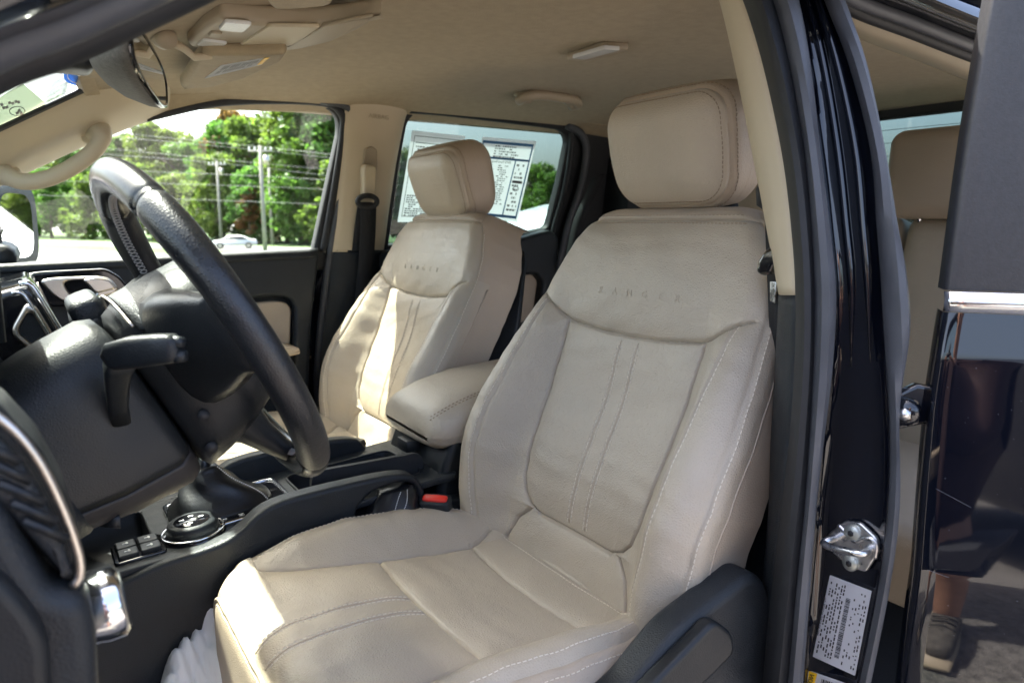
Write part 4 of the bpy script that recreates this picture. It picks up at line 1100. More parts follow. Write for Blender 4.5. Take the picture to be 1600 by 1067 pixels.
# the label reads along its long side: u from bottom to top, v from left to right
LQ = [(1270, 1025), (1297, 898), (1362, 923), (1336, 1055)]
def label_bar(u0, u1, v0, v1, off=.0036):
    px = [quad_map(LQ, u0, v0), quad_map(LQ, u1, v0), quad_map(LQ, u1, v1), quad_map(LQ, u0, v1)]
    return [jp(a, b, off) for a, b in px]
V = []; F = []
rl = random.Random(5)
def addq(q): 
    k = len(V); V.extend(q); F.append((k, k + 1, k + 2, k + 3))
for v0 in (.05, .115, .18, .245, .31, .37):
    u = .06
    while u < .93:
        w = rl.uniform(.015, .05)
        if rl.random() < .8: addq(label_bar(u, min(u + w, .95), v0, v0 + .032))
        u += w + rl.uniform(.008, .022)
u = .10
while u < .82:
    w = rl.choice([.005, .008, .012]); addq(label_bar(u, u + w, .46, .57)); u += w + rl.choice([.005, .008])
for v0 in (.64, .71, .78, .86, .92):
    u = .05
    while u < .95:
        w = rl.uniform(.012, .04)
        if rl.random() < .5: addq(label_bar(u, u + w, v0, v0 + .03))
        u += w + rl.uniform(.01, .05)
tag(mesh('printing', V, F, M['black_print'], lab, False), kind='stuff')
text_obj('lettering', 'MFD BY FORD MOTOR CO.', .0042, M['black_print'], lab, jp(1283, 962, .0038), jp(1297, 898, .0038) - jp(1270, 1025, .0038), jp(1362, 923, .0038) - jp(1297, 898, .0038) * 1.0, .0001)
cs = plate('caution_label', jpoly([(1262, 1046), (1330, 1070), (1318, 1120), (1245, 1095)], .003, .002), [], .0008, M['paper'], None, 0, jframe(.003))
tag(cs, 'white caution label with yellow corner at the bottom of the door jamb', 'label')
M['yellow'] = mat('caution_yellow', (0.85, 0.50, 0.01), 0.5)
plate('yellow_field', jpoly([(1262, 1047), (1277, 1052), (1263, 1100), (1247, 1094)], .0036, .001), [], .0006, M['yellow'], cs, 0, jframe(.0038))
text_obj('lettering', 'CAUTION', .008, M['black_print'], cs, jp(1263, 1072, .0046), jp(1272, 1050, .0046) - jp(1258, 1095, .0046), jp(1277, 1056, .0046) - jp(1265, 1052, .0046), .0002)
V = []; F = []
u = 0
while u < 30: 
    w = rl.choice([.8, 1.4, 2.2]); a = 1284 + u
    q = [jp(a, 1060 + u * .35, .0038), jp(a + w, 1060 + (u + w) * .35, .0038), jp(a + w - 4, 1076 + (u + w) * .35, .0038), jp(a - 4, 1076 + u * .35, .0038)]
    k = len(V); V += q; F.append((k, k + 1, k + 2, k + 3)); u += w + rl.choice([.8, 1.3])
tag(mesh('barcode', V, F, M['black_print'], cs, False), kind='stuff')

# rear door, standing open, seen from its outer skin
od = empty('rear_driver_door', (.8, .41, -.9), 'open black rear door at the right edge, its glossy skin facing forward', 'car door')
OA = math.radians(53)
DD = np.array([math.cos(OA), -math.sin(OA), 0]); DN = np.array([-math.sin(OA), -math.cos(OA), 0])
edge_px = [(1560, -90), (1545, 0), (1532, 70), (1515, 170), (1500, 270), (1485, 380), (1475, 453)]
edge_lo = [(1474, 487), (1462, 545), (1449, 620), (1440, 700), (1431, 790), (1422, 890), (1412, 980), (1402, 1100)]
def door_rows(edge, prof, n=60):
    """edge = front edge line; prof(z) pushes the skin out; columns run along the door"""
    base = smooth_path([PX(a, b, .80) for a, b in edge], n)
    cols = []
    for u in (0.0, .0012, .003, .006, .02, .05, .1, .16, .3, .5, .75, 1.0):
        rnd = .005 * (1 - min(u / .006, 1)) ** 2
        cols.append([p + DD * (u * .95) + DN * (prof(p[2]) - rnd + .012 * math.sin(min(u, 1) * 2.2)) for p in base])
    return cols
ap_cols = door_rows(edge_px, lambda z: 0.0)
ribbon('window_applique', [[p - DN * .03 for p in ap_cols[0]]] + ap_cols, M['applique'], od, 0, 60)['label'] = 'satin black window pillar applique'
def prof(z):
    t = -.09 - z                       # shoulder leans to the sky, flank upright, sill tucked under below the crease
    q = max(0, t - .275)
    return .004 + .22 * min(max(t, 0), .05) + .10 * min(max(t - .05, 0), .225) - .09 * q - .30 * q * q
lo_cols = door_rows(edge_lo, prof, 90)
ribbon('door_skin', [[p - DN * .035 for p in lo_cols[0]]] + lo_cols, M['paint'], od, 0, 90)
V = []; F = []
rg_ = random.Random(21)
M['scratch'] = mat('hairline_scratch', (0.09, 0.095, 0.11), 0.6)
_line = smooth_path([PX(a, b, .80) for a, b in edge_lo], 90)
def on_skin(u, k):
    p = _line[max(0, min(int(k), 89))] + (_line[min(int(k) + 1, 89)] - _line[max(0, min(int(k), 89))]) * (k - int(k))
    return p + DD * u + DN * (prof(p[2]) + .012 * math.sin(u / .95 * 2.2) + .0005)
for (u0, k0, u1, k1) in ((.012, 36, .045, 39), (.01, 53, .03, 54)):
    pts = [on_skin(u0 + (u1 - u0) * t, k0 + (k1 - k0) * t) for t in np.linspace(0, 1, 12)]
    v, f = tube_vf(pts, .00022, 4); q = len(V); V += v; F += [tuple(i + q for i in ff) for ff in f]
for k in range(60):
    p = on_skin(rg_.uniform(.01, .15), rg_.uniform(8, 84)); r = rg_.uniform(.00025, .0006)
    q = len(V); V += [p + DD * r, p + np.array([0, 0, r]), p - DD * r, p - np.array([0, 0, r])]; F.append((q, q + 1, q + 2, q + 3))
tag(mesh('dust_and_scratches', V, F, M['scratch'], od, False), kind='stuff')
ch = door_rows([(1475, 455), (1474.5, 462), (1474, 470), (1473.5, 478), (1473, 486)], lambda z: .004, 14)
chd = [[p + DN * .006 * math.sin(math.pi * (k + .5) / 14) for k, p in enumerate(c)] for c in ch]
ribbon('belt_moulding', chd, M['chrome'], od, 0, 14)
# hinge between the pillar and the open door
hg = empty('hinge'); hg.parent = od; hg.location = -Vector(od.location)
q0, q1 = PX(1398, 640, .775), PX(1447, 632, .80)
plate('bracket', [(-.024, -.022), (.034, -.018), (.034, .014), (.0, .026), (-.024, .018)], [], .014, M['paint'], hg, .004, ((q0 * .4 + q1 * .6) + np.array([.0, 0, 0]), (q1 - q0) / np.linalg.norm(q1 - q0), (0, 0, 1)), 3)
qc = PX(1410, 643, .768)
tube('pivot_bolt', [qc + np.array([.02, .006, 0]), qc + np.array([-.004, -.004, 0]), qc + np.array([-.007, -.005, 0])], [.014, .014, .010], M['paint'], hg, 18)
tube('bolt_head', [qc + np.array([-.004, -.004, 0]), qc + np.array([-.012, -.009, 0])], .0065, M['steel'], hg, 6)
# rear door opening: roof rail with its seals, top right
rr_ = [(1270, -30), (1327, 21), (1430, 62), (1534, 103), (1640, 140)]
rl_ = empty('rear_roof_rail'); rl_.parent = cab; rl_.location = -Vector(cab.location)
def rtrack(dy, y): return [PY(a, b + dy, y) for a, b in rr_]
ribbon('rail_trim', [[PY(a, b + 30, .64) for a, b in rr_], [PY(a, b + 22, .585) for a, b in rr_], [PY(a, b + 4, .56) for a, b in rr_], [PY(a, b - 2, .57) for a, b in rr_]], M['trim'], rl_, .003, 40, 10)
tube('door_seal', list(smooth_path(rtrack(-10, .555), 40)), .0085, M['rubber'], rl_, 12)
tube('door_seal', list(smooth_path(rtrack(-25, .535), 40)), .0075, M['rubber_grey'], rl_, 12)
ribbon('rail_flange', [rtrack(-30, .55), rtrack(-38, .53), rtrack(-44, .525), rtrack(-50, .515), rtrack(-56, .51), rtrack(-62, .49), rtrack(-80, .48), rtrack(-110, .50)], M['paint'], rl_, .002, 40, 24)
ribbon('roof_lip', [rtrack(-54, .50), rtrack(-59, .494), rtrack(-64, .49)], M['chrome'], rl_, .002, 40)
# ------------------------------------------------------------------ steering wheel and column
WC = np.array([.163, .848, -.113]); WT = math.radians(27.9)
Wn = np.array([math.cos(WT), 0, math.sin(WT)]); Ww = np.array([-math.sin(WT), 0, math.cos(WT)]); Wy = np.array([0, 1.0, 0])
Wy = np.array([math.sin(math.radians(-3)), math.cos(math.radians(-3)), 0]); Wn = np.cross(Wy, Ww) * 1.0; Wn = Wn / np.linalg.norm(Wn)
if Wn[0] < 0: Wn = -Wn
def wv(n, y, w): return WC + Wn * n + Wy * y + Ww * w
sw = empty('steering_wheel', tuple(WC), 'black leather steering wheel with grey stitching, seen from its far side', 'steering wheel')
RR = .1775
def rim_pt(ph, rad=0.0, ang=0.0):
    d = Wy * math.cos(ph) + Ww * math.sin(ph)
    return WC + d * (RR + rad * math.cos(ang)) + Wn * (rad * math.sin(ang))
def rim_part(name, p0, p1, r0, mat_, n=90):
    V = []; F = []; S = 22
    for i in range(n + 1):
        ph = p0 + (p1 - p0) * i / n
        swell = 1 + .10 * math.exp(-((math.degrees(ph) % 360 - 40) / 16) ** 2) + .10 * math.exp(-((math.degrees(ph) % 360 - 140) / 16) ** 2)
        endr = min(1, .86 + .14 * min(i, n - i) / 1.5)
        for k in range(S):
            a = 2 * math.pi * k / S
            rr = r0 * swell * endr * (1 + .06 * math.cos(2 * a))
            V.append(rim_pt(ph, rr, a))
    for i in range(n):
        for k in range(S):
            F.append((i * S + k, i * S + (k + 1) % S, (i + 1) * S + (k + 1) % S, (i + 1) * S + k))
    F.append(tuple(range(S))); F.append(tuple(n * S + k for k in range(S - 1, -1, -1)))
    return mesh(name, V, F, mat_, sw)
D2 = math.radians
M['wheel_smooth'] = mat('polished_black_leather', (0.010, 0.011, 0.013), 0.24, spec=0.6, noise=(8, 0.2), rough_noise=0.08, bump=[('voronoi', 260, 0.18, 0.0006)])
rim_part('rim_grip', D2(54.3), D2(125.7), .0176, M['wheel_smooth'], 60)['label'] = 'smooth leather top section of the rim'
rim_part('rim_grip', D2(125.9), D2(234.2), .0176, M['wheel'], 80)['label'] = 'grained leather rim section nearest the camera'
rim_part('rim_grip', D2(234.4), D2(305.3), .0172, M['wheel_smooth'], 60)['label'] = 'smooth leather bottom section of the rim'
rim_part('rim_grip', D2(305.5), D2(414.1), .0176, M['wheel'], 80)['label'] = 'grained leather rim section on the far side'
# cross stitching round the inside of the rim
V = []; F = []
for k in range(180):
    ph = D2(k * 2.0)
    for sg in (-1, 1):
        sw_ = 1 + .10 * math.exp(-((k * 2.0 - 40) / 16) ** 2) + .10 * math.exp(-((k * 2.0 - 140) / 16) ** 2)
        rs = .0176 * sw_ * (1 + .06 * math.cos(2 * (math.pi + .35))) + .0007
        a, b = rim_pt(ph, rs, math.pi + .35 + sg * .20), rim_pt(ph + D2(1.6), rs, math.pi + .35 - sg * .20)
        v, f = tube_vf([a, b], .0008, 4); q = len(V); V += v; F += [tuple(i + q for i in ff) for ff in f]
tag(mesh('rim_stitching', V, F, M['thread_grey'], sw, False), kind='stuff')
def sell(n_, y0, w0, ry, rw, e=3.0, N=40, yo=0.0):
    out = []
    for k in range(N):
        a = 2 * math.pi * k / N
        ca, sa = math.cos(a), math.sin(a)
        out.append(wv(n_, y0 + ry * math.copysign(abs(ca) ** (2 / e), ca), w0 + rw * math.copysign(abs(sa) ** (2 / e), sa)))
    return out
loft('hub_cover', [sell(-.085, 0, -.030, .058, .082), sell(-.080, 0, -.028, .070, .092), sell(-.055, 0, -.02, .082, .094), sell(-.02, 0, -.012, .088, .090), sell(.012, 0, -.006, .082, .082), sell(.022, 0, -.004, .070, .070)], M['plastic_smooth'], sw)
# grained horn pad on top of the hub, with its split line
pad_r = []
for nn, sc in ((-.066, .90), (-.060, .99), (-.03, 1.0), (.0, .98), (.018, .9)):
    ring = []
    for k in range(24):
        y = -.078 + .156 * k / 23
        ring.append(wv(nn, y * sc, .078 - .030 * (abs(y) / .078) ** 2.5 + .0))
    pad_r.append(ring)
hp_ = loft('horn_pad', pad_r, M['plastic'], sw, closed_ring=False, caps=False)
md = hp_.modifiers.new('thickness', 'SOLIDIFY'); md.thickness = .014; md.offset = 1.0
md = hp_.modifiers.new('round', 'BEVEL'); md.width = .004; md.segments = 3; md.limit_method = 'ANGLE'
tube('split_line', list(smooth_path([wv(-.069, -.072, .055), wv(-.069, -.04, .075), wv(-.069, 0, .080), wv(-.069, .04, .075), wv(-.069, .072, .055)], 30)), .0016, M['satin_metal'], sw, 6)
def spoke(ph, wid0, wid1, label):
    d = Wy * math.cos(ph) + Ww * math.sin(ph); t = np.cross(Wn, d)
    rings = []
    for u, wd, th, nn in ((.055, wid0, .036, -.035), (.085, wid0 * .95, .030, -.034), (.12, (wid0 + wid1) / 2, .020, -.024), (.15, wid1, .015, -.012), (.172, wid1 * 1.1, .011, -.002)):
        ring = []
        for k in range(20):
            a = 2 * math.pi * k / 20; ca, sa = math.cos(a), math.sin(a)
            ring.append(WC + d * u + t * wd * math.copysign(abs(ca) ** .7, ca) + Wn * (nn + th * math.copysign(abs(sa) ** .7, sa)))
        rings.append(ring)
    o = loft('spoke', rings, M['plastic_smooth'], sw); o['label'] = label
spoke(math.pi - D2(8), .062, .040, 'spoke towards the driver door')
spoke(0 + D2(8), .062, .040, 'spoke towards the passenger side')
spoke(-math.pi / 2, .050, .030, 'lower spoke')
for (n_, y, w) in ((-.062, -.078, -.052), (-.072, -.066, -.088)):
    c = wv(n_, y, w); tube('cover_screw', [c + Wy * .006, c - Wy * .004 - Wn * .002], .006, M['rubber'], sw, 12)

col = empty('steering_column', tuple(wv(-.15, 0, -.1)), 'charcoal steering column shroud with two control stalks', 'steering column')
def shroud(name, rows, a0, a1, mat_):
    rings = []
    for (nn, y0, w0, ry, rw, e) in rows:
        ring = []
        for k in range(37):
            a = a0 + (a1 - a0) * k / 36; ca, sa = math.cos(a), math.sin(a)
            ring.append(wv(nn, y0 + ry * math.copysign(abs(ca) ** (2 / e), ca), w0 + rw * math.copysign(abs(sa) ** (2 / e), sa)))
        rings.append(ring)
    o = loft(name, rings, mat_, col, closed_ring=False, caps=False)
    m = o.modifiers.new('thickness', 'SOLIDIFY'); m.thickness = .004; m.offset = -1
    return o
ROWS = [(-.090, 0, -.026, .044, .076, 3.2), (-.094, 0, -.026, .054, .090, 3.4), (-.105, 0, -.026, .058, .094, 3.6), (-.16, 0, -.022, .060, .090, 3.6), (-.20, 0, -.018, .062, .082, 3.4), (-.25, 0, -.012, .064, .076, 3.2), (-.30, 0, -.008, .066, .070, 3.0)]
shroud('upper_shroud', ROWS, D2(-28), D2(208), M['plastic_smooth'])
shroud('lower_shroud', ROWS, D2(209), D2(331), M['plastic_brown'])
for a_, nm in ((D2(-28.5), 'split_line'), (D2(208.5), 'split_line')):
    pts = []
    for (nn, y0, w0, ry, rw, e) in ROWS[1:]:
        ca, sa = math.cos(a_), math.sin(a_)
        pts.append(wv(nn, y0 + ry * 1.002 * math.copysign(abs(ca) ** (2 / e), ca), w0 + rw * 1.002 * math.copysign(abs(sa) ** (2 / e), sa)))
    tube(nm, pts, .0016, M['rubber'], col, 6)
# collar that flares out to the instrument binnacle
loft('collar', [sell(-.195, 0, -.02, .064, .082, 3.2), sell(-.205, 0, -.018, .074, .088, 3.0), sell(-.24, 0, -.01, .088, .094, 2.6), sell(-.29, 0, -.005, .105, .10, 2.4)], M['plastic'], col)
# near stalk: socket, shank, paddle
st = empty('turn_signal_stalk'); st.parent = col; st.location = -Vector(col.location)
s0 = PY(189, 652, .795)
def rbox_ring(c, e1, e2, a, b, ex=4, N=24):
    out = []
    for k in range(N):
        t = 2 * math.pi * k / N; ca, sa = math.cos(t), math.sin(t)
        out.append(c + e1 * a * math.copysign(abs(ca) ** (2 / ex), ca) + e2 * b * math.copysign(abs(sa) ** (2 / ex), sa))
    return out
e_n = Wn; e_w = Ww
loft('socket', [rbox_ring(s0 + Wy * .012, e_n, e_w, .026, .028), rbox_ring(s0 - Wy * .004, e_n, e_w, .026, .028), rbox_ring(s0 - Wy * .006, e_n, e_w, .022, .024), rbox_ring(s0 + Wy * .004, e_n, e_w, .018, .020)], M['plastic_smooth'], st, caps=True)
q = [PY(189, 655, .78), PY(184, 630, .765), PY(183, 600, .745), PY(184, 575, .725), PY(192, 556, .708)]
rr2 = []
for k, (p, a, b) in enumerate(zip(q, (.0085, .0088, .0100, .0115, .0120), (.0085, .0088, .0095, .0105, .0110))):
    d = (q[min(k + 1, 4)] - q[max(k - 1, 0)]); d /= np.linalg.norm(d); e1 = np.array([1.0, 0, 0]) - d * d[0]; e1 /= np.linalg.norm(e1); e2 = np.cross(d, e1)
    rr2.append(rbox_ring(p, e1, e2, a, b))
loft('shank', rr2, M['plastic_smooth'], st)
arm = [PY(168, 563, .712), PY(178, 556, .708), PY(210, 550, .694), PY(245, 546, .680), PY(270, 544, .668), PY(280, 544, .664)]
rings = []
for k, (p, hgt, dpt) in enumerate(zip(arm, (.007, .0120, .0138, .0132, .0122, .008), (.006, .0100, .0112, .0108, .0098, .0065))):
    d = arm[min(k + 1, 5)] - arm[max(k - 1, 0)]; d /= np.linalg.norm(d); e1 = np.array([0, 0, 1.0]) - d * d[2]; e1 /= np.linalg.norm(e1); e2 = np.cross(d, e1)
    rings.append(rbox_ring(p, e1, e2, hgt, dpt, 3.6))
loft('paddle', rings, M['plastic_smooth'], st)
e = arm[5]; d = arm[5] - arm[4]; d /= np.linalg.norm(d)
u_ = np.array([0, 0, 1.0]) - d * d[2]; u_ /= np.linalg.norm(u_)
tube('end_button', [e - d * .006 + u_ * .0055, e + d * .004 + u_ * .005], [.0055, .0045], M['plastic'], st, 12)
tube('end_button', [e - d * .006 - u_ * .0065, e + d * .005 - u_ * .0065], [.0060, .0048], M['plastic'], st, 12)
# far stalk with printed symbols
ws = empty('wiper_stalk'); ws.parent = col; ws.location = -Vector(col.location)
fs = [PY(150, 520, .93), PY(140, 505, .985), PY(136, 497, 1.03)]
loft('shank', [rbox_ring(fs[0], e_n, e_w, .013, .013), rbox_ring(fs[1], e_n, e_w, .017, .020), rbox_ring(fs[2], e_n, e_w, .016, .02)], M['plastic_smooth'], ws)
c = PY(140, 494, .985)
bx_n, bx_w = np.array([.93, 0, .36]), np.array([-.36, 0, .93])
loft('paddle', [rbox_ring(c + np.array([0, dy, 0]) + bx_n * .0, bx_n, bx_w, a, b, 4) for dy, a, b in ((-.052, .012, .018), (-.046, .018, .026), (.03, .018, .028), (.055, .014, .022))], M['plastic'], ws)
fc = c + np.array([0, -.0, 0]) + bx_n * .0185
plate('symbol_panel', round_poly([(-.038, -.017), (.02, -.017), (.02, .017), (-.038, .017)], .004), [], .002, M['gloss_black'], ws, .0006, (fc, (0, 1, 0), bx_w))
for k, (yy, ww_) in enumerate(((-.028, .009), (-.02, -.006), (-.012, .008), (-.004, -.008), (.006, .006), (.012, -.005))):
    plate('symbol', round_poly([(-.0035, -.0015), (.0035, -.0015), (.0035, .0015), (-.0035, .0015)], .0008), [], .0006, M['white_print'], ws, 0, (fc + bx_n * .0014 + np.array([0, yy, 0]) + bx_w * ww_, (0, 1, 0), bx_w))
# tilt lever under the column
tl = [PY(148, 806, .83), PY(165, 806, .82), PY(184, 803, .81)]
loft('tilt_lever', [rbox_ring(p, np.array([0, 1.0, 0]), np.array([0, 0, 1.0]), .024, h_, 4) for p, h_ in zip(tl, (.004, .0065, .009))], M['plastic_smooth'], col)

# ------------------------------------------------------------------ dashboard
dash = empty('dashboard', (-.2, 1.2, -.9), 'charcoal dashboard with chrome-edged vents at the left edge', 'dashboard')
prof = [(-.62, -.18), (-.45, -.115), (-.22, -.10), (-.10, -.112), (-.055, -.135), (-.045, -.17), (-.055, -.24), (-.06, -.34), (-.10, -.42), (-.18, -.52), (-.40, -.62), (-.62, -.62)]
rings = []
for y, sx in ((.545, .0), (.56, .004), (.62, .01), (.9, .012), (1.21, .014), (1.6, .012), (1.86, .004), (1.885, -.01)):
    rings.append([np.array([x + sx * (1 if x > -.2 else 0), y, z]) for x, z in smooth_path([(a, b) for a, b in prof], 40, closed=True)])
loft('dash_body', rings, M['plastic'], dash)
# instrument binnacle hood
rings = []
for x, sc in ((-.34, .92), (-.20, .97), (-.08, 1.0), (-.03, 1.0), (-.012, .985), (-.014, .95), (-.06, .92)):
    ring = []
    for k in range(30):
        a = math.pi * k / 29
        ring.append(np.array([x - .012 * abs(math.cos(a)), .835 + .185 * sc * math.copysign(abs(math.cos(a)) ** .6, math.cos(a)), -.135 + (.130 * sc) * abs(math.sin(a)) ** .55 + .0 * x]))
    rings.append(ring)
loft('instrument_hood', rings, M['plastic'], dash, closed_ring=False, caps=False)
box('instrument_face', (-.16, .67, -.16), (-.14, 1.0, -.03), M['gloss_black'], dash, .006)
# centre stack: gloss side cheek and chrome-framed vent
csp = ypoly([(-60, 470), (20, 448), (44, 441), (60, 452), (108, 540), (128, 600), (122, 640), (120, 760), (-60, 900)], 1.12, [.01, .01, .012, .01, .01, .01, .01, .0, 0])
plate('center_stack', csp, [], .30, M['gloss_black'], dash, .010, yframe(1.24), 4)
ed = [(30, 444), (46, 444), (60, 462), (84, 500), (107, 541), (124, 592)]
tube('chrome_edge', list(smooth_path([PY(a, b, 1.085) for a, b in ed], 30)), .0035, M['chrome'], dash, 8)
tube('chrome_edge', list(smooth_path([PY(a - 12, b + 14, 1.075) for a, b in ed], 30)), .0022, M['chrome'], dash, 8)
plate('vent_ring', ypoly([(14, 520), (40, 474), (56, 478), (104, 556), (92, 580), (60, 556)], 1.078, .012), [ypoly([(26, 518), (43, 488), (52, 490), (92, 556), (86, 566), (62, 546)], 1.078, .010)], .014, M['satin_metal'], dash, .004, yframe(1.080), 3)
plate('vent_core', ypoly([(22, 520), (42, 482), (54, 486), (98, 558), (88, 574), (60, 552)], 1.084, .010), [], .012, M['plastic'], dash, .003, yframe(1.088), 2)
# knee panel below the wheel and outer vent pod beside the driver door
plate('vent_pod', ypoly([(-90, 585), (0, 636), (60, 700), (103, 780), (128, 855), (130, 900), (116, 921), (70, 880), (0, 800), (-90, 740)], .50, .006), [], .07, M['plastic_smooth'], dash, .010, yframe(.535), 4)
plate('vent_face', ypoly([(-90, 640), (0, 684), (48, 742), (92, 826), (112, 890), (106, 908), (70, 866), (0, 790), (-90, 730)], .488, .008), [], .016, M['plastic'], dash, .005, yframe(.495), 3)
tube('vent_trim', list(smooth_path([PY(a, b, .492) for a, b in [(-90, 604), (0, 655), (55, 713), (96, 792), (121, 862), (124, 898), (114, 916)]], 50)), .0030, M['satin_metal'], dash, 10)
for a, b in ((32, 722), (50, 752), (70, 786), (88, 815), (105, 842)):
    p = PY(a, b, .486); tube('vent_louvre', [p + np.array([-.02, 0, .016]), p + np.array([.0, 0, .0])], .0028, M['plastic_smooth'], dash, 8)
plate('end_panel', ypoly([(-90, 740), (0, 778), (50, 872), (82, 926), (138, 936), (152, 985), (158, 1120), (-90, 1160)], .48, [0, .02, .01, .008, .014, .01, 0, 0]), [], .05, M['plastic'], dash, .012, yframe(.505), 4)
plate('end_panel_inset', ypoly([(-90, 860), (0, 905), (50, 960), (78, 1010), (84, 1120), (-90, 1120)], .462, .012), [], .02, M['plastic_smooth'], dash, .008, yframe(.478), 3)
box('knee_panel', (-.09, .54, -.62), (-.03, 1.06, -.24), M['plastic'], dash, .025, 4)
kc = PY(160, 946, .555)
sx = np.array([1.0, 0, .12])
tube('light_switch', [kc - sx * .03, kc - sx * .006, kc + sx * .0, kc + sx * .010, kc + sx * .013], [.023, .023, .0245, .0245, .021], M['chrome'], dash, 28)
tube('switch_face', [kc + sx * .012, kc + sx * .0145], .019, M['plastic_smooth'], dash, 24)
# pedals
ped = empty('brake_pedal', (-.28, .95, -.80), 'dark brake pedal below the dashboard', 'pedal')
box('pad', (-.31, .90, -.84), (-.28, 1.0, -.77), M['rubber'], ped, .008)
tube('arm', [np.array([-.30, .95, -.80]), np.array([-.40, .95, -.62]), np.array([-.45, .95, -.45])], .012, M['plastic_smooth'], ped, 10)
# ------------------------------------------------------------------ centre console
con = empty('center_console', (.35, 1.21, -1.02), 'charcoal centre console between the front seats with shifter and cup holders', 'center console')
edge = [(120, 944), (180, 914), (253, 880), (320, 858), (352, 845), (376, 829), (404, 802), (430, 787), (470, 774), (530, 759), (600, 744), (640, 741), (655, 750), (664, 768)]
side = [PY(a, b, 1.08)[[0, 2]] for a, b in edge]
side = [tuple(s) for s in smooth_path(side, 40)]
arch = [PY(a, b, 1.08)[[0, 2]] for a, b in [(664, 768), (662, 785), (664, 800)]]
outl = side + [tuple(arch[1]), (.60, -.47), (.60, -1.0), (-.10, -1.0), (-.10, -.53)]
hb = round_poly([PY(a, b, 1.08)[[0, 2]] for a, b in [(556, 796), (580, 768), (625, 752), (648, 756), (656, 776), (652, 806), (600, 830), (556, 830)]], .014)
plate('near_side', outl, [hb], .034, M['plastic'], con, .007, yframe(1.095), 4)
plate('far_side', side + [(.60, -.44), (.60, -1.0), (-.10, -1.0), (-.10, -.53)], [], .03, M['plastic'], con, .007, yframe(1.335), 4)
plate('brake_pocket', round_poly([(.36, -.55), (.56, -.55), (.56, -.40), (.36, -.40)], .02), [], .01, M['rubber'], con, 0, yframe(1.155))
# sloping deck with wells
DK0 = np.array([.0, 1.215, -.482]); dsl = math.atan2(.045, .55)
de1 = np.array([math.cos(dsl), 0, math.sin(dsl)]); de2 = np.array([0, 1.0, 0]); dn = np.cross(de1, de2)
def dk(px, py, off=0.0): return PP(px, py, DK0 + dn * off, dn)
def dpoly(px, off=0.0, r=0.0):
    out = [((dk(a, b, off) - DK0) @ de1, (dk(a, b, off) - DK0) @ de2) for a, b in px]
    if sum(out[i - 1][0] * out[i][1] - out[i][0] * out[i - 1][1] for i in range(len(out))) < 0: out = out[::-1]
    return round_poly(out, r) if r else out
def dframe(off=0.0): return (DK0 + dn * off, de1, de2)
cup_a = round_poly([(.355, -.085), (.555, -.085), (.555, .07), (.355, .07)], .022)
tray = round_poly([(.03, -.085), (.125, -.085), (.125, .09), (.03, .09)], .012)
plate('deck', round_poly([(-.08, -.125), (.60, -.125), (.60, .125), (-.08, .125)], .01), [cup_a, tray], .012, M['plastic'], con, .003, dframe(.0), 3)
def well(name, loop, depth, mat_):
    rings = []
    for o, s_ in ((.004, 1.0), (.0, .985), (-depth, .93)):
        c = np.mean(np.array(loop), axis=0)
        rings.append([DK0 + dn * o + de1 * (c[0] + (p[0] - c[0]) * s_) + de2 * (c[1] + (p[1] - c[1]) * s_) for p in loop])
    rings.append([DK0 + dn * (-depth) + de1 * np.mean([p[0] for p in loop]) + de2 * np.mean([p[1] for p in loop])] * len(loop))
    return loft(name, rings, mat_, con, caps=False)
well('cup_holder', cup_a, .075, M['plastic_smooth'])
well('front_tray', tray, .04, M['plastic_smooth'])
tube('cup_rim', [DK0 + dn * .007 + de1 * p[0] + de2 * p[1] for p in cup_a], .0022, M['plastic'], con, 8, closed=True)
for yy in (-.02,):
    box('cup_divider', tuple(DK0 + de1 * .445 + de2 * -.07 - dn * .05), tuple(DK0 + de1 * .452 + de2 * .06 - dn * .012), M['plastic'], con, .002)
box('spring_tab', tuple(DK0 + de1 * .385 + de2 * -.078 - dn * .03), tuple(DK0 + de1 * .40 + de2 * -.068 - dn * .004), M['satin_metal'], con, .002)
# shift gate: bright frame, gloss insert, leather boot, printed gear letters
gate = empty('shift_gate'); gate.parent = con; gate.location = -Vector(con.location)
go = [(.155, -.075), (.338, -.075), (.338, .075), (.155, .075)]
gi = [(.163, -.066), (.330, -.066), (.330, .066), (.163, .066)]
plate('gate_frame', round_poly(go, .016), [round_poly(gi, .012)], .008, M['chrome'], gate, .0025, dframe(.009), 3)
plate('gate_panel', round_poly([(.160, -.07), (.333, -.07), (.333, .07), (.160, .07)], .012), [], .006, M['gloss_black'], gate, .001, dframe(.007))
for k, ch_ in enumerate('PRNDM'):
    text_obj('gear_letter', ch_, .012, M['white_print'], gate, DK0 + dn * .011 + de1 * (.20 + k * .026) + de2 * -.055, (0, -1, 0), (1, 0, .08), .0003)
bt = []
base_c = DK0 + dn * .01 + de1 * .235 + de2 * .012
tip = PY(318, 728, 1.225)
for k, u in enumerate(np.linspace(0, 1, 16)):
    c = base_c * (1 - u) + tip * u
    ring = []
    for j in range(36):
        a = 2 * math.pi * j / 36; ca, sa = math.cos(a), math.sin(a)
        r1 = (.062 * (1 - u) ** 1.15 + .018); r2 = (.050 * (1 - u) ** 1.15 + .016)
        fold = 1 + .10 * math.sin(3 * a + 9 * u) * math.sin(u * math.pi) + .05 * math.sin(14 * u + 2 * a) * (1 - u)
        ring.append(c + de1 * r1 * fold * math.copysign(abs(ca) ** .75, ca) + de2 * r2 * fold * math.copysign(abs(sa) ** .75, sa))
    bt.append(ring)
bo = loft('shift_boot', bt, M['boot'], gate)
V = []; F = []
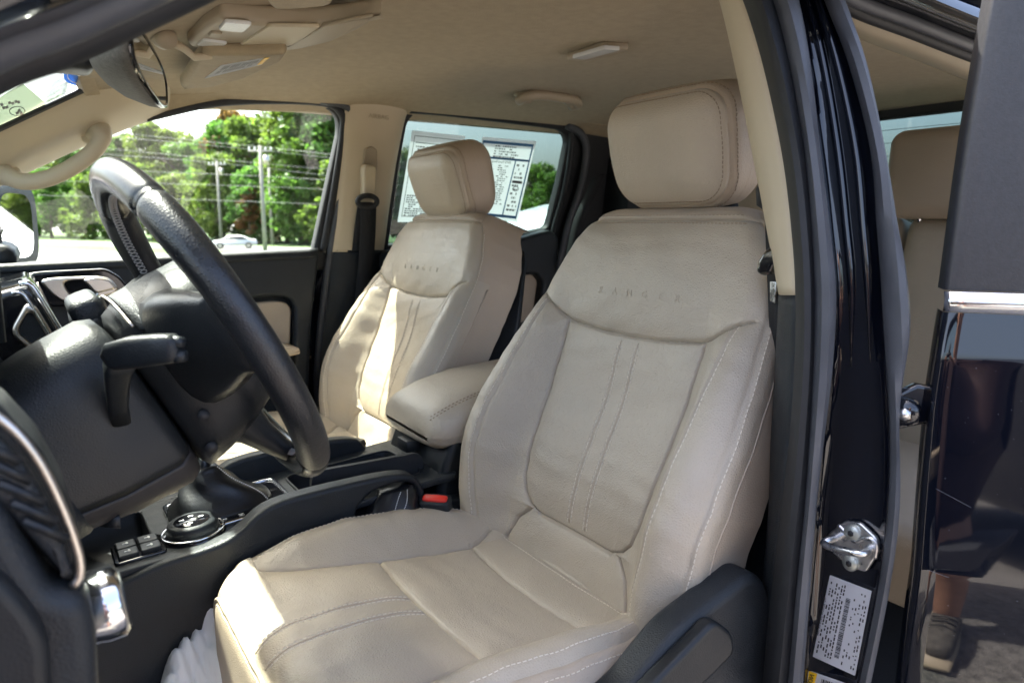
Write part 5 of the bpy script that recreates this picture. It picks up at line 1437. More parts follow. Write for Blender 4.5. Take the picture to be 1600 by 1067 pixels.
for off in (-.1, .1):
    pts = [bt[k][(33 + 0) % 36] * (1 - abs(off)) + bt[k][34 if off > 0 else 32] * abs(off) for k in range(16)]
    pts = smooth_path(pts, 60)
    for k in range(0, 58, 2):
        v, f = tube_vf([pts[k], pts[k + 1]], .0009, 4); q = len(V); V += v; F += [tuple(i + q for i in ff) for ff in f]
tag(mesh('boot_stitching', V, F, M['white_print'], bo, False), kind='stuff')
tube('shift_lever', [tip - (tip - base_c) * .1, tip + np.array([-.008, 0, .06])], .010, M['chrome'], gate, 14)
kk = tip + np.array([-.010, 0, .095])
loft('shift_knob', [rbox_ring(kk + np.array([0, 0, z]), np.array([1.0, 0, 0]), np.array([0, 1.0, 0]), a, b, 2.6) for z, a, b in ((-.045, .013, .013), (-.03, .020, .020), (0, .026, .025), (.025, .027, .025), (.036, .020, .019), (.039, .008, .008))], M['wheel_smooth'], gate)
# drive mode dial
dl = empty('drive_mode_dial'); dl.parent = con; dl.location = -Vector(con.location)
dc = dk(303, 834, .006)
def disc(name, h0, h1, r0, r1, m_, n=40): return tube(name, [dc + dn * h0, dc + dn * (h1 - .003), dc + dn * h1], [r0, r1, r1 * .94], m_, dl, n)
disc('dial_base', -.002, .006, .047, .045, M['gloss_black']); 
tube('dial_ring', [dc + dn * .0065 + .0435 * (de1 * math.cos(a) + de2 * math.sin(a)) for a in np.linspace(0, 2 * math.pi, 49)[:-1]], .0018, M['chrome'], dl, 8, closed=True)
disc('dial_knob', .006, .022, .038, .035, M['plastic'])
disc('dial_face', .022, .0235, .026, .026, M['gloss_black'])
for a in (0.2, 1.5, 2.8, 4.4):
    c = dc + dn * .0239 + .014 * (de1 * math.cos(a) + de2 * math.sin(a))
    plate('dial_mark', round_poly([(-.0035, -.002), (.0035, -.002), (.0035, .002), (-.0035, .002)], .001), [], .0006, M['white_print'], dl, 0, (c, de1, de2))
# four square switches
bt_ = empty('switch_block'); bt_.parent = con; bt_.location = -Vector(con.location)
bc = dk(217, 862, .004)
plate('switch_housing', round_poly([(-.034, -.034), (.034, -.034), (.034, .034), (-.034, .034)], .006), [], .012, M['gloss_black'], bt_, .002, (bc, de1, de2))
for i in (-1, 1):
    for j in (-1, 1):
        c = bc + dn * .008 + de1 * i * .0145 + de2 * j * .0145
        b_ = plate('switch', round_poly([(-.0132, -.0132), (.0132, -.0132), (.0132, .0132), (-.0132, .0132)], .003), [], .008, M['plastic_smooth'], bt_, .002, (c, de1, de2))
        plate('switch_symbol', [(-.004, -.0012), (.004, -.0012), (.004, .0012), (-.004, .0012)], [], .0005, M['white_print'], b_, 0, (c + dn * .0044, de1, de2))
        plate('switch_symbol', [(-.0012, -.004), (.0012, -.004), (.0012, .004), (-.0012, .004)], [], .0005, M['white_print'], b_, 0, (c + dn * .0046 + de1 * .002, de1, de2))
# hand brake gaiter under the arch
gr = []
c0, c1 = PY(604, 806, 1.085), PY(622, 757, 1.10)
for k, u in enumerate(np.linspace(0, 1, 14)):
    c = c0 * (1 - u) + c1 * u; ring = []
    for j in range(40):
        a = 2 * math.pi * j / 40
        f = 1 + .13 * math.sin(5 * a + 3 * u) * (1 - .5 * u) + .06 * math.sin(11 * a + 7 * u)
        ring.append(c + np.array([1.0, 0, .12]) * (.062 * (1 - u) + .034 * u) * f * math.cos(a) + np.array([0, 1.0, 0]) * (.040 * (1 - u) + .024 * u) * f * math.sin(a))
    gr.append(ring)
gb = loft('brake_gaiter', gr, M['boot'], con)
V = []; F = []
for j in (29, 31):
    pts = smooth_path([gr[k][j] for k in range(14)], 40)
    for k in range(0, 38, 2):
        v, f = tube_vf([pts[k], pts[k + 1]], .0008, 4); q = len(V); V += v; F += [tuple(i + q for i in ff) for ff in f]
tag(mesh('gaiter_stitching', V, F, M['white_print'], gb, False), kind='stuff')
# rear tower and padded armrest lid
tw = [(.565, -.445), (.595, -.37), (.62, -.345), (.90, -.345), (.90, -1.0), (.565, -1.0)]
plate('storage_tower', round_poly(tw, [.03, .03, .01, .01, 0, 0]), [], .225, M['plastic_smooth'], con, .014, yframe(1.215), 4)
def arm_ring(x, zt, zb, y0, y1, N=44):
    out = []
    yc, hw = (y0 + y1) / 2, (y1 - y0) / 2; zc, hh = (zt + zb) / 2, (zt - zb) / 2
    for k in range(N):
        a = 2 * math.pi * k / N; ca, sa = math.cos(a), math.sin(a)
        out.append(np.array([x - (.012 if sa < 0 else 0) * 0, yc + hw * math.copysign(abs(ca) ** .55, ca), zc + hh * math.copysign(abs(sa) ** .6, sa) - .010 * (abs(ca) ** 3) * (sa > 0)]))
    return out
AR = [(.560, -.352, -.380, 1.135, 1.305), (.564, -.330, -.388, 1.114, 1.320), (.578, -.318, -.396, 1.102, 1.328), (.62, -.300, -.402, 1.096, 1.334), (.69, -.284, -.402, 1.094, 1.336), (.80, -.276, -.395, 1.096, 1.334), (.88, -.282, -.385, 1.11, 1.32), (.90, -.30, -.37, 1.13, 1.30)]
al = loft('armrest_lid', [arm_ring(*a) for a in AR], M['leather'], con)
V = []; F = []
for off in (-.005, .005):
    pts = smooth_path([np.array([x, y0 + .020 + off, zt - .0115]) for (x, zt, zb, y0, y1) in AR[1:-1]], 90)
    for k in range(0, 88, 2):
        v, f = tube_vf([pts[k] + np.array([0, 0, .003]), pts[k + 1] + np.array([0, 0, .003])], .0009, 4); q = len(V); V += v; F += [tuple(i + q for i in ff) for ff in f]
tag(mesh('lid_stitching', V, F, M['thread_dark'], al, False), kind='stuff')
box('lid_latch', (.548, 1.19, -.412), (.576, 1.235, -.390), M['plastic_smooth'], con, .004)
# ------------------------------------------------------------------ things on the roof lining
def zpoly(px, z, r=0.0):
    out = [tuple(PZ(a, b, z)[:2]) for a, b in px]
    if sum(out[i - 1][0] * out[i][1] - out[i][0] * out[i - 1][1] for i in range(len(out))) < 0: out = out[::-1]
    return round_poly(out, r) if r else out
def zframe(z): return ((0, 0, z), (1, 0, 0), (0, 1, 0))
oc = empty('overhead_console', (.35, 1.25, .3), 'beige overhead console with two reading lamps on the roof lining', 'overhead console')
plate('housing', zpoly([(292, 66), (318, 38), (345, 22), (400, 31), (470, 35), (540, 29), (600, 17), (560, 42), (520, 60), (470, 72), (400, 77), (340, 76)], .288, .012), [], .030, M['trim_grey'], oc, .010, zframe(.296), 4)
plate('pocket_door', zpoly([(372, 70), (420, 39), (500, 40), (460, 68), (430, 73)], .281, .006), [], .006, M['trim'], oc, .002, zframe(.281), 2)
plate('pocket_shade', zpoly([(447, 71), (506, 38), (585, 22), (540, 50), (500, 63)], .282, .006), [], .006, M['trim_grey'], oc, .002, zframe(.281), 2)
for q in ([(341, 45), (352, 32), (394, 36), (380, 49)], [(307, 69), (318, 61), (356, 66), (344, 74)]):
    plate('lamp_lens', zpoly(q, .280, .006), [], .006, M['lens'], oc, .002, zframe(.280), 2)
plate('lamp_switch', zpoly([(325, 55), (330, 49), (348, 51), (342, 58)], .280, .005), [], .006, M['trim_grey'], oc, .002, zframe(.280), 2)
vz = empty('sun_visor', (.34, 1.5, .28), 'beige passenger sun visor folded up, with a warning label', 'sun visor')
plate('visor_body', zpoly([(284, 134), (281, 126), (304, 88), (316, 77), (352, 77), (450, 75), (438, 92), (385, 117), (330, 131)], .272, .014), [], .022, M['headliner'], vz, .010, zframe(.274), 4)
wl = plate('warning_label', zpoly([(320, 123), (346, 103), (421, 90), (409, 101)], .262, .002), [], .0012, M['paper'], vz, 0, zframe(.2622))
plate('yellow_field', zpoly([(402, 102), (413, 91.5), (421, 90.5), (409, 101)], .261, .001), [], .0008, M['yellow'], wl, 0, zframe(.2612))
V = []; F = []
for k in range(16):
    u0 = .12 + .045 * k
    for v0, v1 in ((.18, .45), (.52, .85)):
        A = [np.array(p) for p in ((320, 123), (346, 103), (421, 90), (409, 101))]
        f = lambda u, v: A[0] * (1 - u) * (1 - v) + A[1] * (1 - u) * v + A[2] * u * v + A[3] * u * (1 - v)
        if random.random() < .85:
            q = [PZ(*f(u0, v0), .2612), PZ(*f(u0 + .018, v0), .2612), PZ(*f(u0 + .018, v1), .2612), PZ(*f(u0, v1), .2612)]
            k0 = len(V); V += q; F.append((k0, k0 + 1, k0 + 2, k0 + 3))
tag(mesh('printing', V, F, M['grey_print'], wl, False), kind='stuff')
tube('pivot_arm', [PZ(262, 62, .285), PZ(290, 78, .270), PZ(304, 90, .262), PZ(330, 88, .264)], [.007, .006, .006, .005], M['trim'], vz, 10)
tube('pivot_base', [PZ(256, 58, .292), PZ(262, 63, .276)], [.020, .014], M['trim_grey'], vz, 16)
dv = plate('driver_sun_visor', zpoly([(415, -6), (425, 6), (470, 5), (520, 0), (520, -30), (415, -30)], .270, .012), [], .022, M['headliner'], None, .010, zframe(.272), 4)
tag(dv, 'beige driver sun visor just entering the top edge of the picture', 'sun visor')
dm = empty('dome_lamp', (.98, 1.2, .32), 'rectangular dome lamp in the roof lining above the rear seats', 'lamp')
plate('bezel', zpoly([(884, 92), (945, 73), (984, 76), (920, 95)], .318, .008), [], .014, M['trim_grey'], dm, .005, zframe(.322), 3)
plate('lens', zpoly([(893, 91), (944, 76), (970, 78), (915, 93)], .312, .006), [], .008, M['lens'], dm, .002, zframe(.3145), 2)
gh2 = empty('rear_grab_handle', (1.18, 1.64, .31), 'beige grab handle above the rear passenger window', 'grab handle')
hpts = [PY(822, 150, 1.67), PY(812, 157, 1.64), PY(822, 151, 1.61), PY(848, 149, 1.60), PY(878, 153, 1.60), PY(898, 157, 1.605), PY(903, 164, 1.63), PY(892, 166, 1.66)]
tube('grip', list(smooth_path(hpts, 36)), .0125, M['trim_grey'], gh2, 14)
for a, b in ((820, 156), (893, 165)):
    p = PY(a, b, 1.64); tube('foot', [p + np.array([0, .03, .03]), p - np.array([0, .015, .0])], [.020, .015], M['trim_grey'], gh2, 14)

# rear view mirror
rv = empty('rear_view_mirror', (.16, 1.18, .22), 'interior rear view mirror with grained back, top left under the roof', 'mirror')
m0, m1 = np.array([.132, 1.085, .222]), np.array([.197, 1.285, .196])
ml = m1 - m0; LN = np.linalg.norm(ml); ml = ml / LN
mn = np.cross(ml, np.array([0, 0, 1.0])); mn /= np.linalg.norm(mn)
if mn[0] < 0: mn = -mn
mu = np.cross(mn, ml); mu = mu if mu[2] > 0 else -mu
mc = (m0 + m1) / 2
def mring(off, a, b, e=3.0):
    return [mc + mn * off + ml * a * math.copysign(abs(math.cos(t)) ** (2 / e), math.cos(t)) + mu * b * math.copysign(abs(math.sin(t)) ** (2 / e), math.sin(t)) for t in np.linspace(0, 2 * math.pi, 49)[:-1]]
M['mirror_shell'] = mat('grained_mirror_shell', (0.10, 0.092, 0.078), 0.6, noise=(200, 0.25), bump=[('voronoi', 420, 0.8, 0.001)])
loft('shell', [mring(-.062, .03, .008), mring(-.056, .06, .016), mring(-.040, .095, .026), mring(-.012, .117, .035), mring(.004, .120, .037)], M['mirror_shell'], rv)
loft('bezel', [mring(.003, .120, .037), mring(.008, .119, .0365), mring(.009, .113, .031), mring(.006, .112, .030)], M['gloss_black'], rv, caps=False)
plate('mirror_glass', [((p - mc) @ ml, (p - mc) @ mu) for p in mring(0, .113, .031)], [], .002, M['mirror'], rv, 0, (mc + mn * .0065, ml, mu))
tube('mount', [mc - mn * .03, mc - mn * .06 + np.array([-.01, 0, .035]), np.array([.10, 1.19, .25])], [.012, .010, .016], M['plastic_smooth'], rv, 12)
box('sensor_housing', (.045, 1.17, .200), (.105, 1.25, .232), M['plastic_smooth'], rv, .012, 3)

# stickers on the windscreen
def ws_pt(px, py, off=0.0): return PP(px, py, WS0 - WSN * off, WSN)
def wspoly(px, off=0.0, r=0.0):
    out = [((ws_pt(a, b, off) - WS0) @ np.array([0, 1.0, 0]), (ws_pt(a, b, off) - WS0) @ we2) for a, b in px]
    if sum(out[i - 1][0] * out[i][1] - out[i][0] * out[i - 1][1] for i in range(len(out))) < 0: out = out[::-1]
    return round_poly(out, r) if r else out
def wsframe(off=0.0): return (WS0 - WSN * off, (0, 1, 0), we2)
M['sticker_blue'] = mat('translucent_blue_vinyl', (0.05, 0.22, 0.50), 0.5)
M['sticker_grey'] = mat('pale_green_vinyl', (0.42, 0.47, 0.40), 0.5)
def translucent(m, f=.5):
    N, L = nodes_of(m); b = N['Principled BSDF']; t = N.new('ShaderNodeBsdfTranslucent'); t.inputs[0].default_value = b.inputs['Base Color'].default_value
    mx = N.new('ShaderNodeMixShader'); mx.inputs[0].default_value = f
    L.new(b.outputs[0], mx.inputs[1]); L.new(t.outputs[0], mx.inputs[2]); L.new(mx.outputs[0], N['Material Output'].inputs[0])
for k in ('sticker_blue', 'sticker_grey', 'paper'): translucent(M[k], .5)
ov = [(146 + 46 * math.cos(t) + 6 * math.sin(t), 112 + 21 * math.sin(t) - 10 * math.cos(t)) for t in np.linspace(0, 2 * math.pi, 41)[:-1]]
st1 = plate('oval_sticker', wspoly(ov, .004), [], .0008, M['sticker_blue'], None, 0, wsframe(.004))
tag(st1, 'blue oval sticker with bold white strokes on the windscreen', 'sticker')
for q in ([(121, 119), (148, 103), (158, 104), (132, 121)], [(140, 127), (172, 106), (180, 108), (150, 127)], [(152, 104), (176, 97), (180, 101), (160, 107)]):
    plate('white_stroke', wspoly(q, .0048, .002), [], .0006, M['white_print'], st1, 0, wsframe(.0048))
tube('white_ring', [ws_pt(146 + (p[0] - 146) * .88, 112 + (p[1] - 112) * .86, .0048) for p in ov], .0010, M['white_print'], st1, 4, closed=True)
st2 = plate('inspection_sticker', wspoly([(-40, 176), (36, 131), (76, 165), (-20, 216)], .004, .002), [], .0008, M['sticker_grey'], None, 0, wsframe(.004))
tag(st2, 'pale green printed sticker with a round emblem low on the windscreen', 'sticker')
tube('emblem_ring', [ws_pt(27 + 12 * math.cos(t), 174 + 7 * math.sin(t), .005) for t in np.linspace(0, 2 * math.pi, 33)[:-1]], .0008, M['grey_print'], st2, 4, closed=True)
V = []; F = []
for (a, b) in ((12, 160), (17, 161), (22, 158), (26, 159), (3, 168), (8, 167), (27, 172), (24, 176), (30, 176), (0, 163)):
    q = [ws_pt(a, b, .005), ws_pt(a + 4, b - 2, .005), ws_pt(a + 6, b + 2, .005), ws_pt(a + 2, b + 4, .005)]; k = len(V); V += q; F.append((k, k + 1, k + 2, k + 3))
tag(mesh('printing', V, F, M['grey_print'], st2, False), kind='stuff')

# two sheets taped inside the rear passenger window, printed side out
def sheet(name, corners, label, blue):
    def qm(u, v, off=.0):
        a = [np.array(p, float) for p in corners]; p = a[0] * (1 - u) * (1 - v) + a[1] * u * (1 - v) + a[2] * u * v + a[3] * (1 - u) * v
        return wp(p[0], p[1], .012 + off)
    V = []; F = []
    n = 14
    for i in range(n + 1):
        for j in range(n + 1):
            u, v = j / n, i / n
            V.append(qm(u, v, .0015 * math.sin(3 * u + 1) * math.sin(4 * v)))
    F = [tuple(f) for f in grid_faces(n + 1, n + 1)]
    o = mesh(name, V, F, M['paper'], None)
    tag(o, label, 'paper')
    def bars(nm, rects, m_):
        V = []; F = []
        for (u0, v0, u1, v1) in rects:
            k = len(V); V += [qm(u0, v0, .0022), qm(u1, v0, .0022), qm(u1, v1, .0022), qm(u0, v1, .0022)]; F.append((k, k + 1, k + 2, k + 3))
        tag(mesh(nm, V, F, m_, o, False), kind='stuff')
    return o, bars, qm
g = random.Random(9)
o2, bars2, qm2 = sheet('price_sheet', [(754, 214), (838, 221), (808, 347), (722, 338)], 'printed vehicle sheet with blue border on the rear passenger window', True)
bars2('blue_border', [(.03, .04, .97, .075), (.03, .93, .97, .965), (.03, .04, .055, .965), (.945, .04, .97, .965), (.03, .235, .97, .262), (.70, .262, .72, .93)], M['blue_print'])
def text_rows(v0, v1, dv, u0, u1, dens=.8, h=.5):
    out = []; v = v0
    while v < v1:
        u = u0; end = u1 - g.random() * (u1 - u0) * .4
        while u < end:
            w = g.uniform(.015, .05)
            if g.random() < dens: out.append((u, v, min(u + w, end), v + dv * h))
            u += w + .012
        v += dv
    return out
bars2('printing', text_rows(.09, .22, .032, .28, .75) + text_rows(.33, .9, .026, .10, .36) + text_rows(.33, .8, .026, .42, .66) + text_rows(.30, .9, .05, .75, .92) + [(.74, .50, .92, .535)], M['grey_print'])
t_ = text_obj('sheet_heading', '2019 Ford Ranger Lariat', .0105, M['black_print'], o2, qm2(.36, .29, .0026), qm2(.1, .29) - qm2(.6, .29), qm2(.36, .2) - qm2(.36, .3), .0001)
tube('emblem_ring', [qm2(.83 + .05 * math.cos(a), .60 + .028 * math.sin(a), .0026) for a in np.linspace(0, 6.283, 25)[:-1]], .0011, M['grey_print'], o2, 4, closed=True)
o1, bars1, qm1 = sheet('buyers_guide', [(644, 204), (727, 213), (700, 349), (621, 347)], 'white printed form taped to the rear window behind the passenger headrest', False)
bars1('printing', [(.06, .05, .94, .058), (.06, .05, .072, .94), (.928, .05, .94, .94), (.06, .932, .94, .94), (.10, .12, .9, .13)] + text_rows(.16, .42, .030, .12, .88, .75) + text_rows(.70, .92, .024, .10, .9, .9, .6), M['grey_print'])

# ------------------------------------------------------------------ seat belts
def strap(name, pts, width, wdir, parent, mat_):
    pts = smooth_path(pts, 40); wdir = np.array(wdir, float)
    return ribbon(name, [[p - wdir * width / 2 for p in pts], [p + wdir * width / 2 for p in pts]], mat_, parent, .0018, 40)
pb = empty('passenger_seat_belt', tuple(wp(574, 318, .08)), 'black seat belt hanging from the passenger centre pillar', 'seat belt')
dr = [wp(574 + 15 * math.cos(t), 315 + 9 * math.sin(t), .088) for t in np.linspace(0, 2 * math.pi, 33)[:-1]]
tube('belt_guide', dr, .007, M['rubber'], pb, 10, closed=True)
strap('webbing', [wp(576, 318, .090), wp(575, 360, .088), wp(572, 410, .085), wp(568, 450, .08), wp(560, 560, .075)], .042, (1, 0, 0), pb, M['webbing'])
strap('webbing', [wp(571, 316, .080), wp(566, 350, .070), wp(561, 392, .062)], .040, (1, 0, 0), pb, M['webbing'])
db = empty('driver_seat_belt', tuple(PX(1207, 310, .775)), 'black seat belt with latch tongue on the driver side centre pillar', 'seat belt')
strap('webbing', [PX(1208, 296, .765), PX(1209, 360, .762), PX(1212, 440, .76), PX(1217, 560, .765), PX(1222, 700, .77)], .030, (.25, .97, 0), db, M['webbing'])
tube('belt_guide', [PX(1203, 280, .772), PX(1199, 298, .765), PX(1200, 316, .765), PX(1206, 326, .77)], [.010, .014, .014, .008], M['rubber'], db, 12)
plate('guide_cover', [((PX(a, b, .78))[1], (PX(a, b, .78))[2]) for a, b in [(1199, 225), (1188, 262), (1186, 300), (1196, 318), (1212, 300)]][::-1], [], .02, M['trim'], db, .004, ((.785, 0, 0), (0, 1, 0), (0, 0, 1)))
tg = [(1183, 425), (1186, 408), (1196, 392), (1206, 386), (1226, 392), (1228, 408), (1212, 414), (1206, 428), (1192, 431)]
plate('latch_tongue', round_poly([((PX(a, b, .745))[1], (PX(a, b, .745))[2]) for a, b in tg][::-1], .004), [], .014, M['gloss_black'], db, .005, ((.748, 0, 0), (0, 1, 0), (0, 0, 1)), 3)
plate('tongue_blade', [((PX(a, b, .752))[1], (PX(a, b, .752))[2]) for a, b in [(1204, 440), (1204, 470), (1212, 474), (1214, 440)]], [], .003, M['steel'], db, .0008, ((.752, 0, 0), (0, 1, 0), (0, 0, 1)))
rbelt = strap('rear_seat_belt', [PY(935, 275, 1.80), PY(925, 300, 1.80), PY(905, 345, 1.80), PY(890, 420, 1.79)], .045, (.7, -.5, .3), None, M['webbing'])
tag(rbelt, 'black rear seat belt against the dark corner pillar behind the passenger seat', 'seat belt')
def buckle(name, p, d, label):
    """stalk, dark housing and red release"""
    root = empty(name, tuple(p), label, 'belt buckle', 'seat belt buckles')
    d = np.array(d, float); d /= np.linalg.norm(d); s_ = np.cross(d, (0, 0, 1.0)); s_ /= np.linalg.norm(s_); t_ = np.cross(s_, d)
    ring = lambda c, a, b: rbox_ring(c, s_, t_, a, b, 5)
    loft('housing', [ring(p - d * .075, .018, .009), ring(p - d * .06, .024, .013), ring(p - d * .002, .026, .014), ring(p + d * .001, .024, .012)], M['plastic'], root)
    loft('release_button', [ring(p - d * .004, .021, .0075), ring(p + d * .0035, .021, .0075), ring(p + d * .005, .018, .0055)], M['red'], root)
    return root
buckle('driver_belt_buckle', PY(680, 780, 1.055), (-.25, -.25, .93), 'seat belt buckle with red button beside the driver seat')
buckle('passenger_belt_buckle', PY(593, 706, 1.345), (-.25, -.2, .93), 'seat belt buckle with red button beside the passenger seat')

# belt end lying on the passenger cushion
tz = PZ(548, 700, -.455)
bt = empty('loose_buckle', tuple(tz), 'small dark buckle on a pale strap lying on the passenger cushion', 'buckle')
loft('body', [rbox_ring(tz + np.array([0, .0, z]), np.array([.9, .43, 0]), np.array([-.43, .9, 0]), a, b, 5) for z, a, b in ((0, .030, .020), (.006, .031, .021), (.014, .028, .018))], M['plastic_smooth'], bt)
strap('strap', [tz + np.array([-.03, .015, .006]), tz + np.array([-.07, .035, .016]), tz + np.array([-.12, .055, .012])], .036, (.3, .9, .1), bt, M['leather_side'])

# ------------------------------------------------------------------ passenger side mirror, outside the window
sm = empty('side_mirror', tuple(PY(30, 350, 2.14)), 'black passenger side mirror outside the front window', 'mirror')
so = PY(22, 353, 2.13); sn = np.array([.94, -.34, -.02]); sn /= np.linalg.norm(sn); se = np.array([-.34, -.94, 0.0]); se = -se / np.linalg.norm(se); se = np.array([sn[1], -sn[0], 0]) / np.hypot(sn[0], sn[1]); se = -se
su = np.cross(sn, se); su = su if su[2] > 0 else -su
def sring(off, a, b, e=4.0): return [so + sn * off + se * a * math.copysign(abs(math.cos(t)) ** (2 / e), math.cos(t)) + su * b * math.copysign(abs(math.sin(t)) ** (2 / e), math.sin(t)) for t in np.linspace(0, 2 * math.pi, 49)[:-1]]
loft('housing', [sring(-.11, .05, .05, 3), sring(-.09, .09, .075, 3), sring(-.04, .115, .096), sring(.0, .120, .100), sring(.010, .116, .096), sring(.004, .090, .074)], M['plastic'], sm)
plate('mirror_glass', [((p - so) @ se, (p - so) @ su) for p in sring(0, .091, .075)], [], .002, M['mirror'], sm, 0, (so + sn * .0065, se, su) if np.dot(np.cross(se, su), sn) > 0 else (so + sn * .0065, se, su))
tube('arm', [so + np.array([-.02, -.10, -.06]), so + np.array([-.03, -.19, -.07])], .028, M['plastic'], sm, 12)

# ------------------------------------------------------------------ white bag in the footwell
bg_ = np.random.default_rng(4)
c = PZ(330, 1040, -.66)
n = 80
X, Y_ = np.meshgrid(np.linspace(-1, 1, n), np.linspace(-1, 1, n))
R_ = np.hypot(X, Y_)
def fold(x, y): return 1.3 * (.035 * np.sin(5.1 * x + 2.2 * y + .4) + .028 * np.abs(np.sin(3.2 * x - 4.7 * y)) + .018 * np.sin(11 * x + 3 * np.sin(5 * y)) + .014 * np.abs(np.sin(9 * y - 6 * x)) + .012 * np.abs(np.sin(17 * x + 13 * y + 2 * np.sin(7 * x))))
H = .17 * np.clip(1 - R_ ** 2, 0, 1) ** .6 + fold(X, Y_) * np.clip(1.25 - R_, 0, 1)
P = np.stack([c[0] - .03 + X * .17, c[1] + .0 + Y_ * .20, c[2] - .13 + H], -1).reshape(-1, 3)
bag = sub_mesh('plastic_bag', P, grid_faces(n, n), M['bag'], None)
md = bag.modifiers.new('thickness', 'SOLIDIFY'); md.thickness = .002
tag(bag, 'crumpled white plastic bag in the footwell ahead of the driver seat', 'bag')
plate('blue_print', round_poly([(-.02, -.012), (.02, -.012), (.02, .012), (-.02, .012)], .004), [], .001, M['blue_print'], bag, 0, (PZ(392, 1062, -.60), (.8, .5, .2), (-.4, .7, .55)))
# ------------------------------------------------------------------ rear bench
rb = empty('rear_bench_seat', (1.75, 1.21, -1.02), 'beige leather rear bench seat seen past the centre pillar', 'car seat')
def pad(name, cx, cy, cz, w, h, d, rec, parent, mat_, r=.035, n=26):
    """soft rectangular cushion block"""
    ru = math.radians(rec); U = np.array([math.sin(ru), 0, math.cos(ru)]); N_ = np.array([-math.cos(ru), 0, math.sin(ru)]); L_ = np.array([0, 1.0, 0])
    bm = bmesh.new()
    bmesh.ops.create_cube(bm, size=2.0)
    bmesh.ops.subdivide_edges(bm, edges=bm.edges[:], cuts=n, use_grid_fill=True)
    half = np.array([w / 2, h / 2, d / 2])
    for v in bm.verts:
        p = np.array(v.co); a = p * half
        core = np.sign(p) * np.minimum(np.abs(a), half - r); dv = a - core
        ln = np.linalg.norm(dv)
        mx = np.max(np.abs(dv))
        q = core + (dv / ln * mx if ln > 1e-9 else 0)
        q[2] += .012 * math.cos(p[0] * 1.5) * math.cos(p[1] * 1.5) * (1 if p[2] > 0 else 0)
        v.co = Vector(np.array([cx, cy, cz]) + L_ * q[0] + U * q[1] + N_ * q[2])
    bmesh.ops.recalc_face_normals(bm, faces=bm.faces)
    return bm_obj(name, bm, mat_, parent)
for yc, wd in ((.80, .44), (1.20, .34), (1.60, .44)):
    pad('backrest', 1.80, yc, -.30, wd, .62, .16, 14, rb, M['leather'])
    pad('seat_cushion', 1.50, yc, -.60, wd, .46, .16, 84, rb, M['leather'])
hc = PX(1436, 268, 1.74)
for yc, lb in ((.938, None), (1.50, None)):
    h = pad('headrest', 1.80, yc, .108, .235, .205, .12, 4, rb, M['leather_side'], .035)
    tube('post', [np.array([1.80, yc - .05, -.02]), np.array([1.80, yc - .05, .05])], .006, M['chrome'], h, 8)
    tube('post', [np.array([1.80, yc + .05, -.02]), np.array([1.80, yc + .05, .05])], .006, M['chrome'], h, 8)
    tube('release_button', [np.array([1.80, yc - .112, .075]), np.array([1.80, yc - .126, .075])], [.020, .016], M['gloss_black'], h, 16)
    V_ = [];F_=[]
    for k in range(26):
        z=.02+k*.0075
        v,f=tube_vf([np.array([1.738-.0005*k,yc-.082,z]),np.array([1.738-.0005*k,yc-.082,z+.0045])],.001,4); q=len(V_); V_+=v; F_+=[tuple(i+q for i in ff) for ff in f]
    tag(mesh('stitching',V_,F_,M['thread_dark'],h,False),kind='stuff')
    box('post_guide', (1.785, yc - .075, -.004), (1.82, yc - .03, .012), M['plastic_smooth'], rb, .004)
# ------------------------------------------------------------------ the photographer, seen only as a reflection in the black door
M['skin'] = mat('skin', (0.50, 0.27, 0.18), 0.5, noise=(20, 0.08))
M['shirt'] = mat('dark_red_shirt', (0.030, 0.011, 0.012), 0.8, noise=(30, 0.15))
M['shorts'] = mat('dark_shorts', (0.03, 0.032, 0.04), 0.85, noise=(30, 0.15))
M['shoe'] = mat('grey_trainer', (0.085, 0.078, 0.068), 0.8, noise=(60, 0.5))
M['hair'] = mat('brown_hair', (0.05, 0.03, 0.02), 0.7)
fw = np.array([math.sin(PSI), math.cos(PSI), 0]); rt_ = np.array([math.cos(PSI), -math.sin(PSI), 0]); upv = np.array([0, 0, 1.0])
org = -fw * .42 + rt_ * .10
def pp(r, f, z): return org + rt_ * r + fw * f + upv * z
def skin_mesh(name, chains, mat_, parent, sub=2):
    V = []; E = []; Rr = []; idx = {}
    for ch in chains:
        prev = None
        for (key, p, r) in ch:
            if key not in idx: idx[key] = len(V); V.append(tuple(p)); Rr.append(r)
            if prev is not None: E.append((prev, idx[key]))
            prev = idx[key]
    me = bpy.data.meshes.new(name); me.from_pydata(V, E, []); me.update()
    o = link(name, me, mat_, parent)
    m = o.modifiers.new('skin', 'SKIN'); m.use_smooth_shade = True
    for i, r in enumerate(Rr): me.skin_vertices[0].data[i].radius = (r, r)
    me.skin_vertices[0].data[0].use_root = True
    s = o.modifiers.new('sub', 'SUBSURF'); s.levels = sub; s.render_levels = sub
    return o
G0 = GROUND
pe = empty('person', tuple(pp(0, 0, G0)), 'person in dark shorts and red shirt holding up a camera, mirrored in the door', 'person')
body = [[('pelvis', pp(0, -.02, G0 + .93), .115), ('waist', pp(0, -.02, G0 + 1.08), .10), ('chest', pp(0, 0, G0 + 1.28), .115), ('neck0', pp(0, .0, G0 + 1.43), .07), ('neck', pp(0, .03, G0 + 1.49), .055), ('head0', pp(0, .06, G0 + 1.57), .075), ('head1', pp(0, .06, G0 + 1.66), .09), ('head2', pp(0, .05, G0 + 1.73), .06)]]
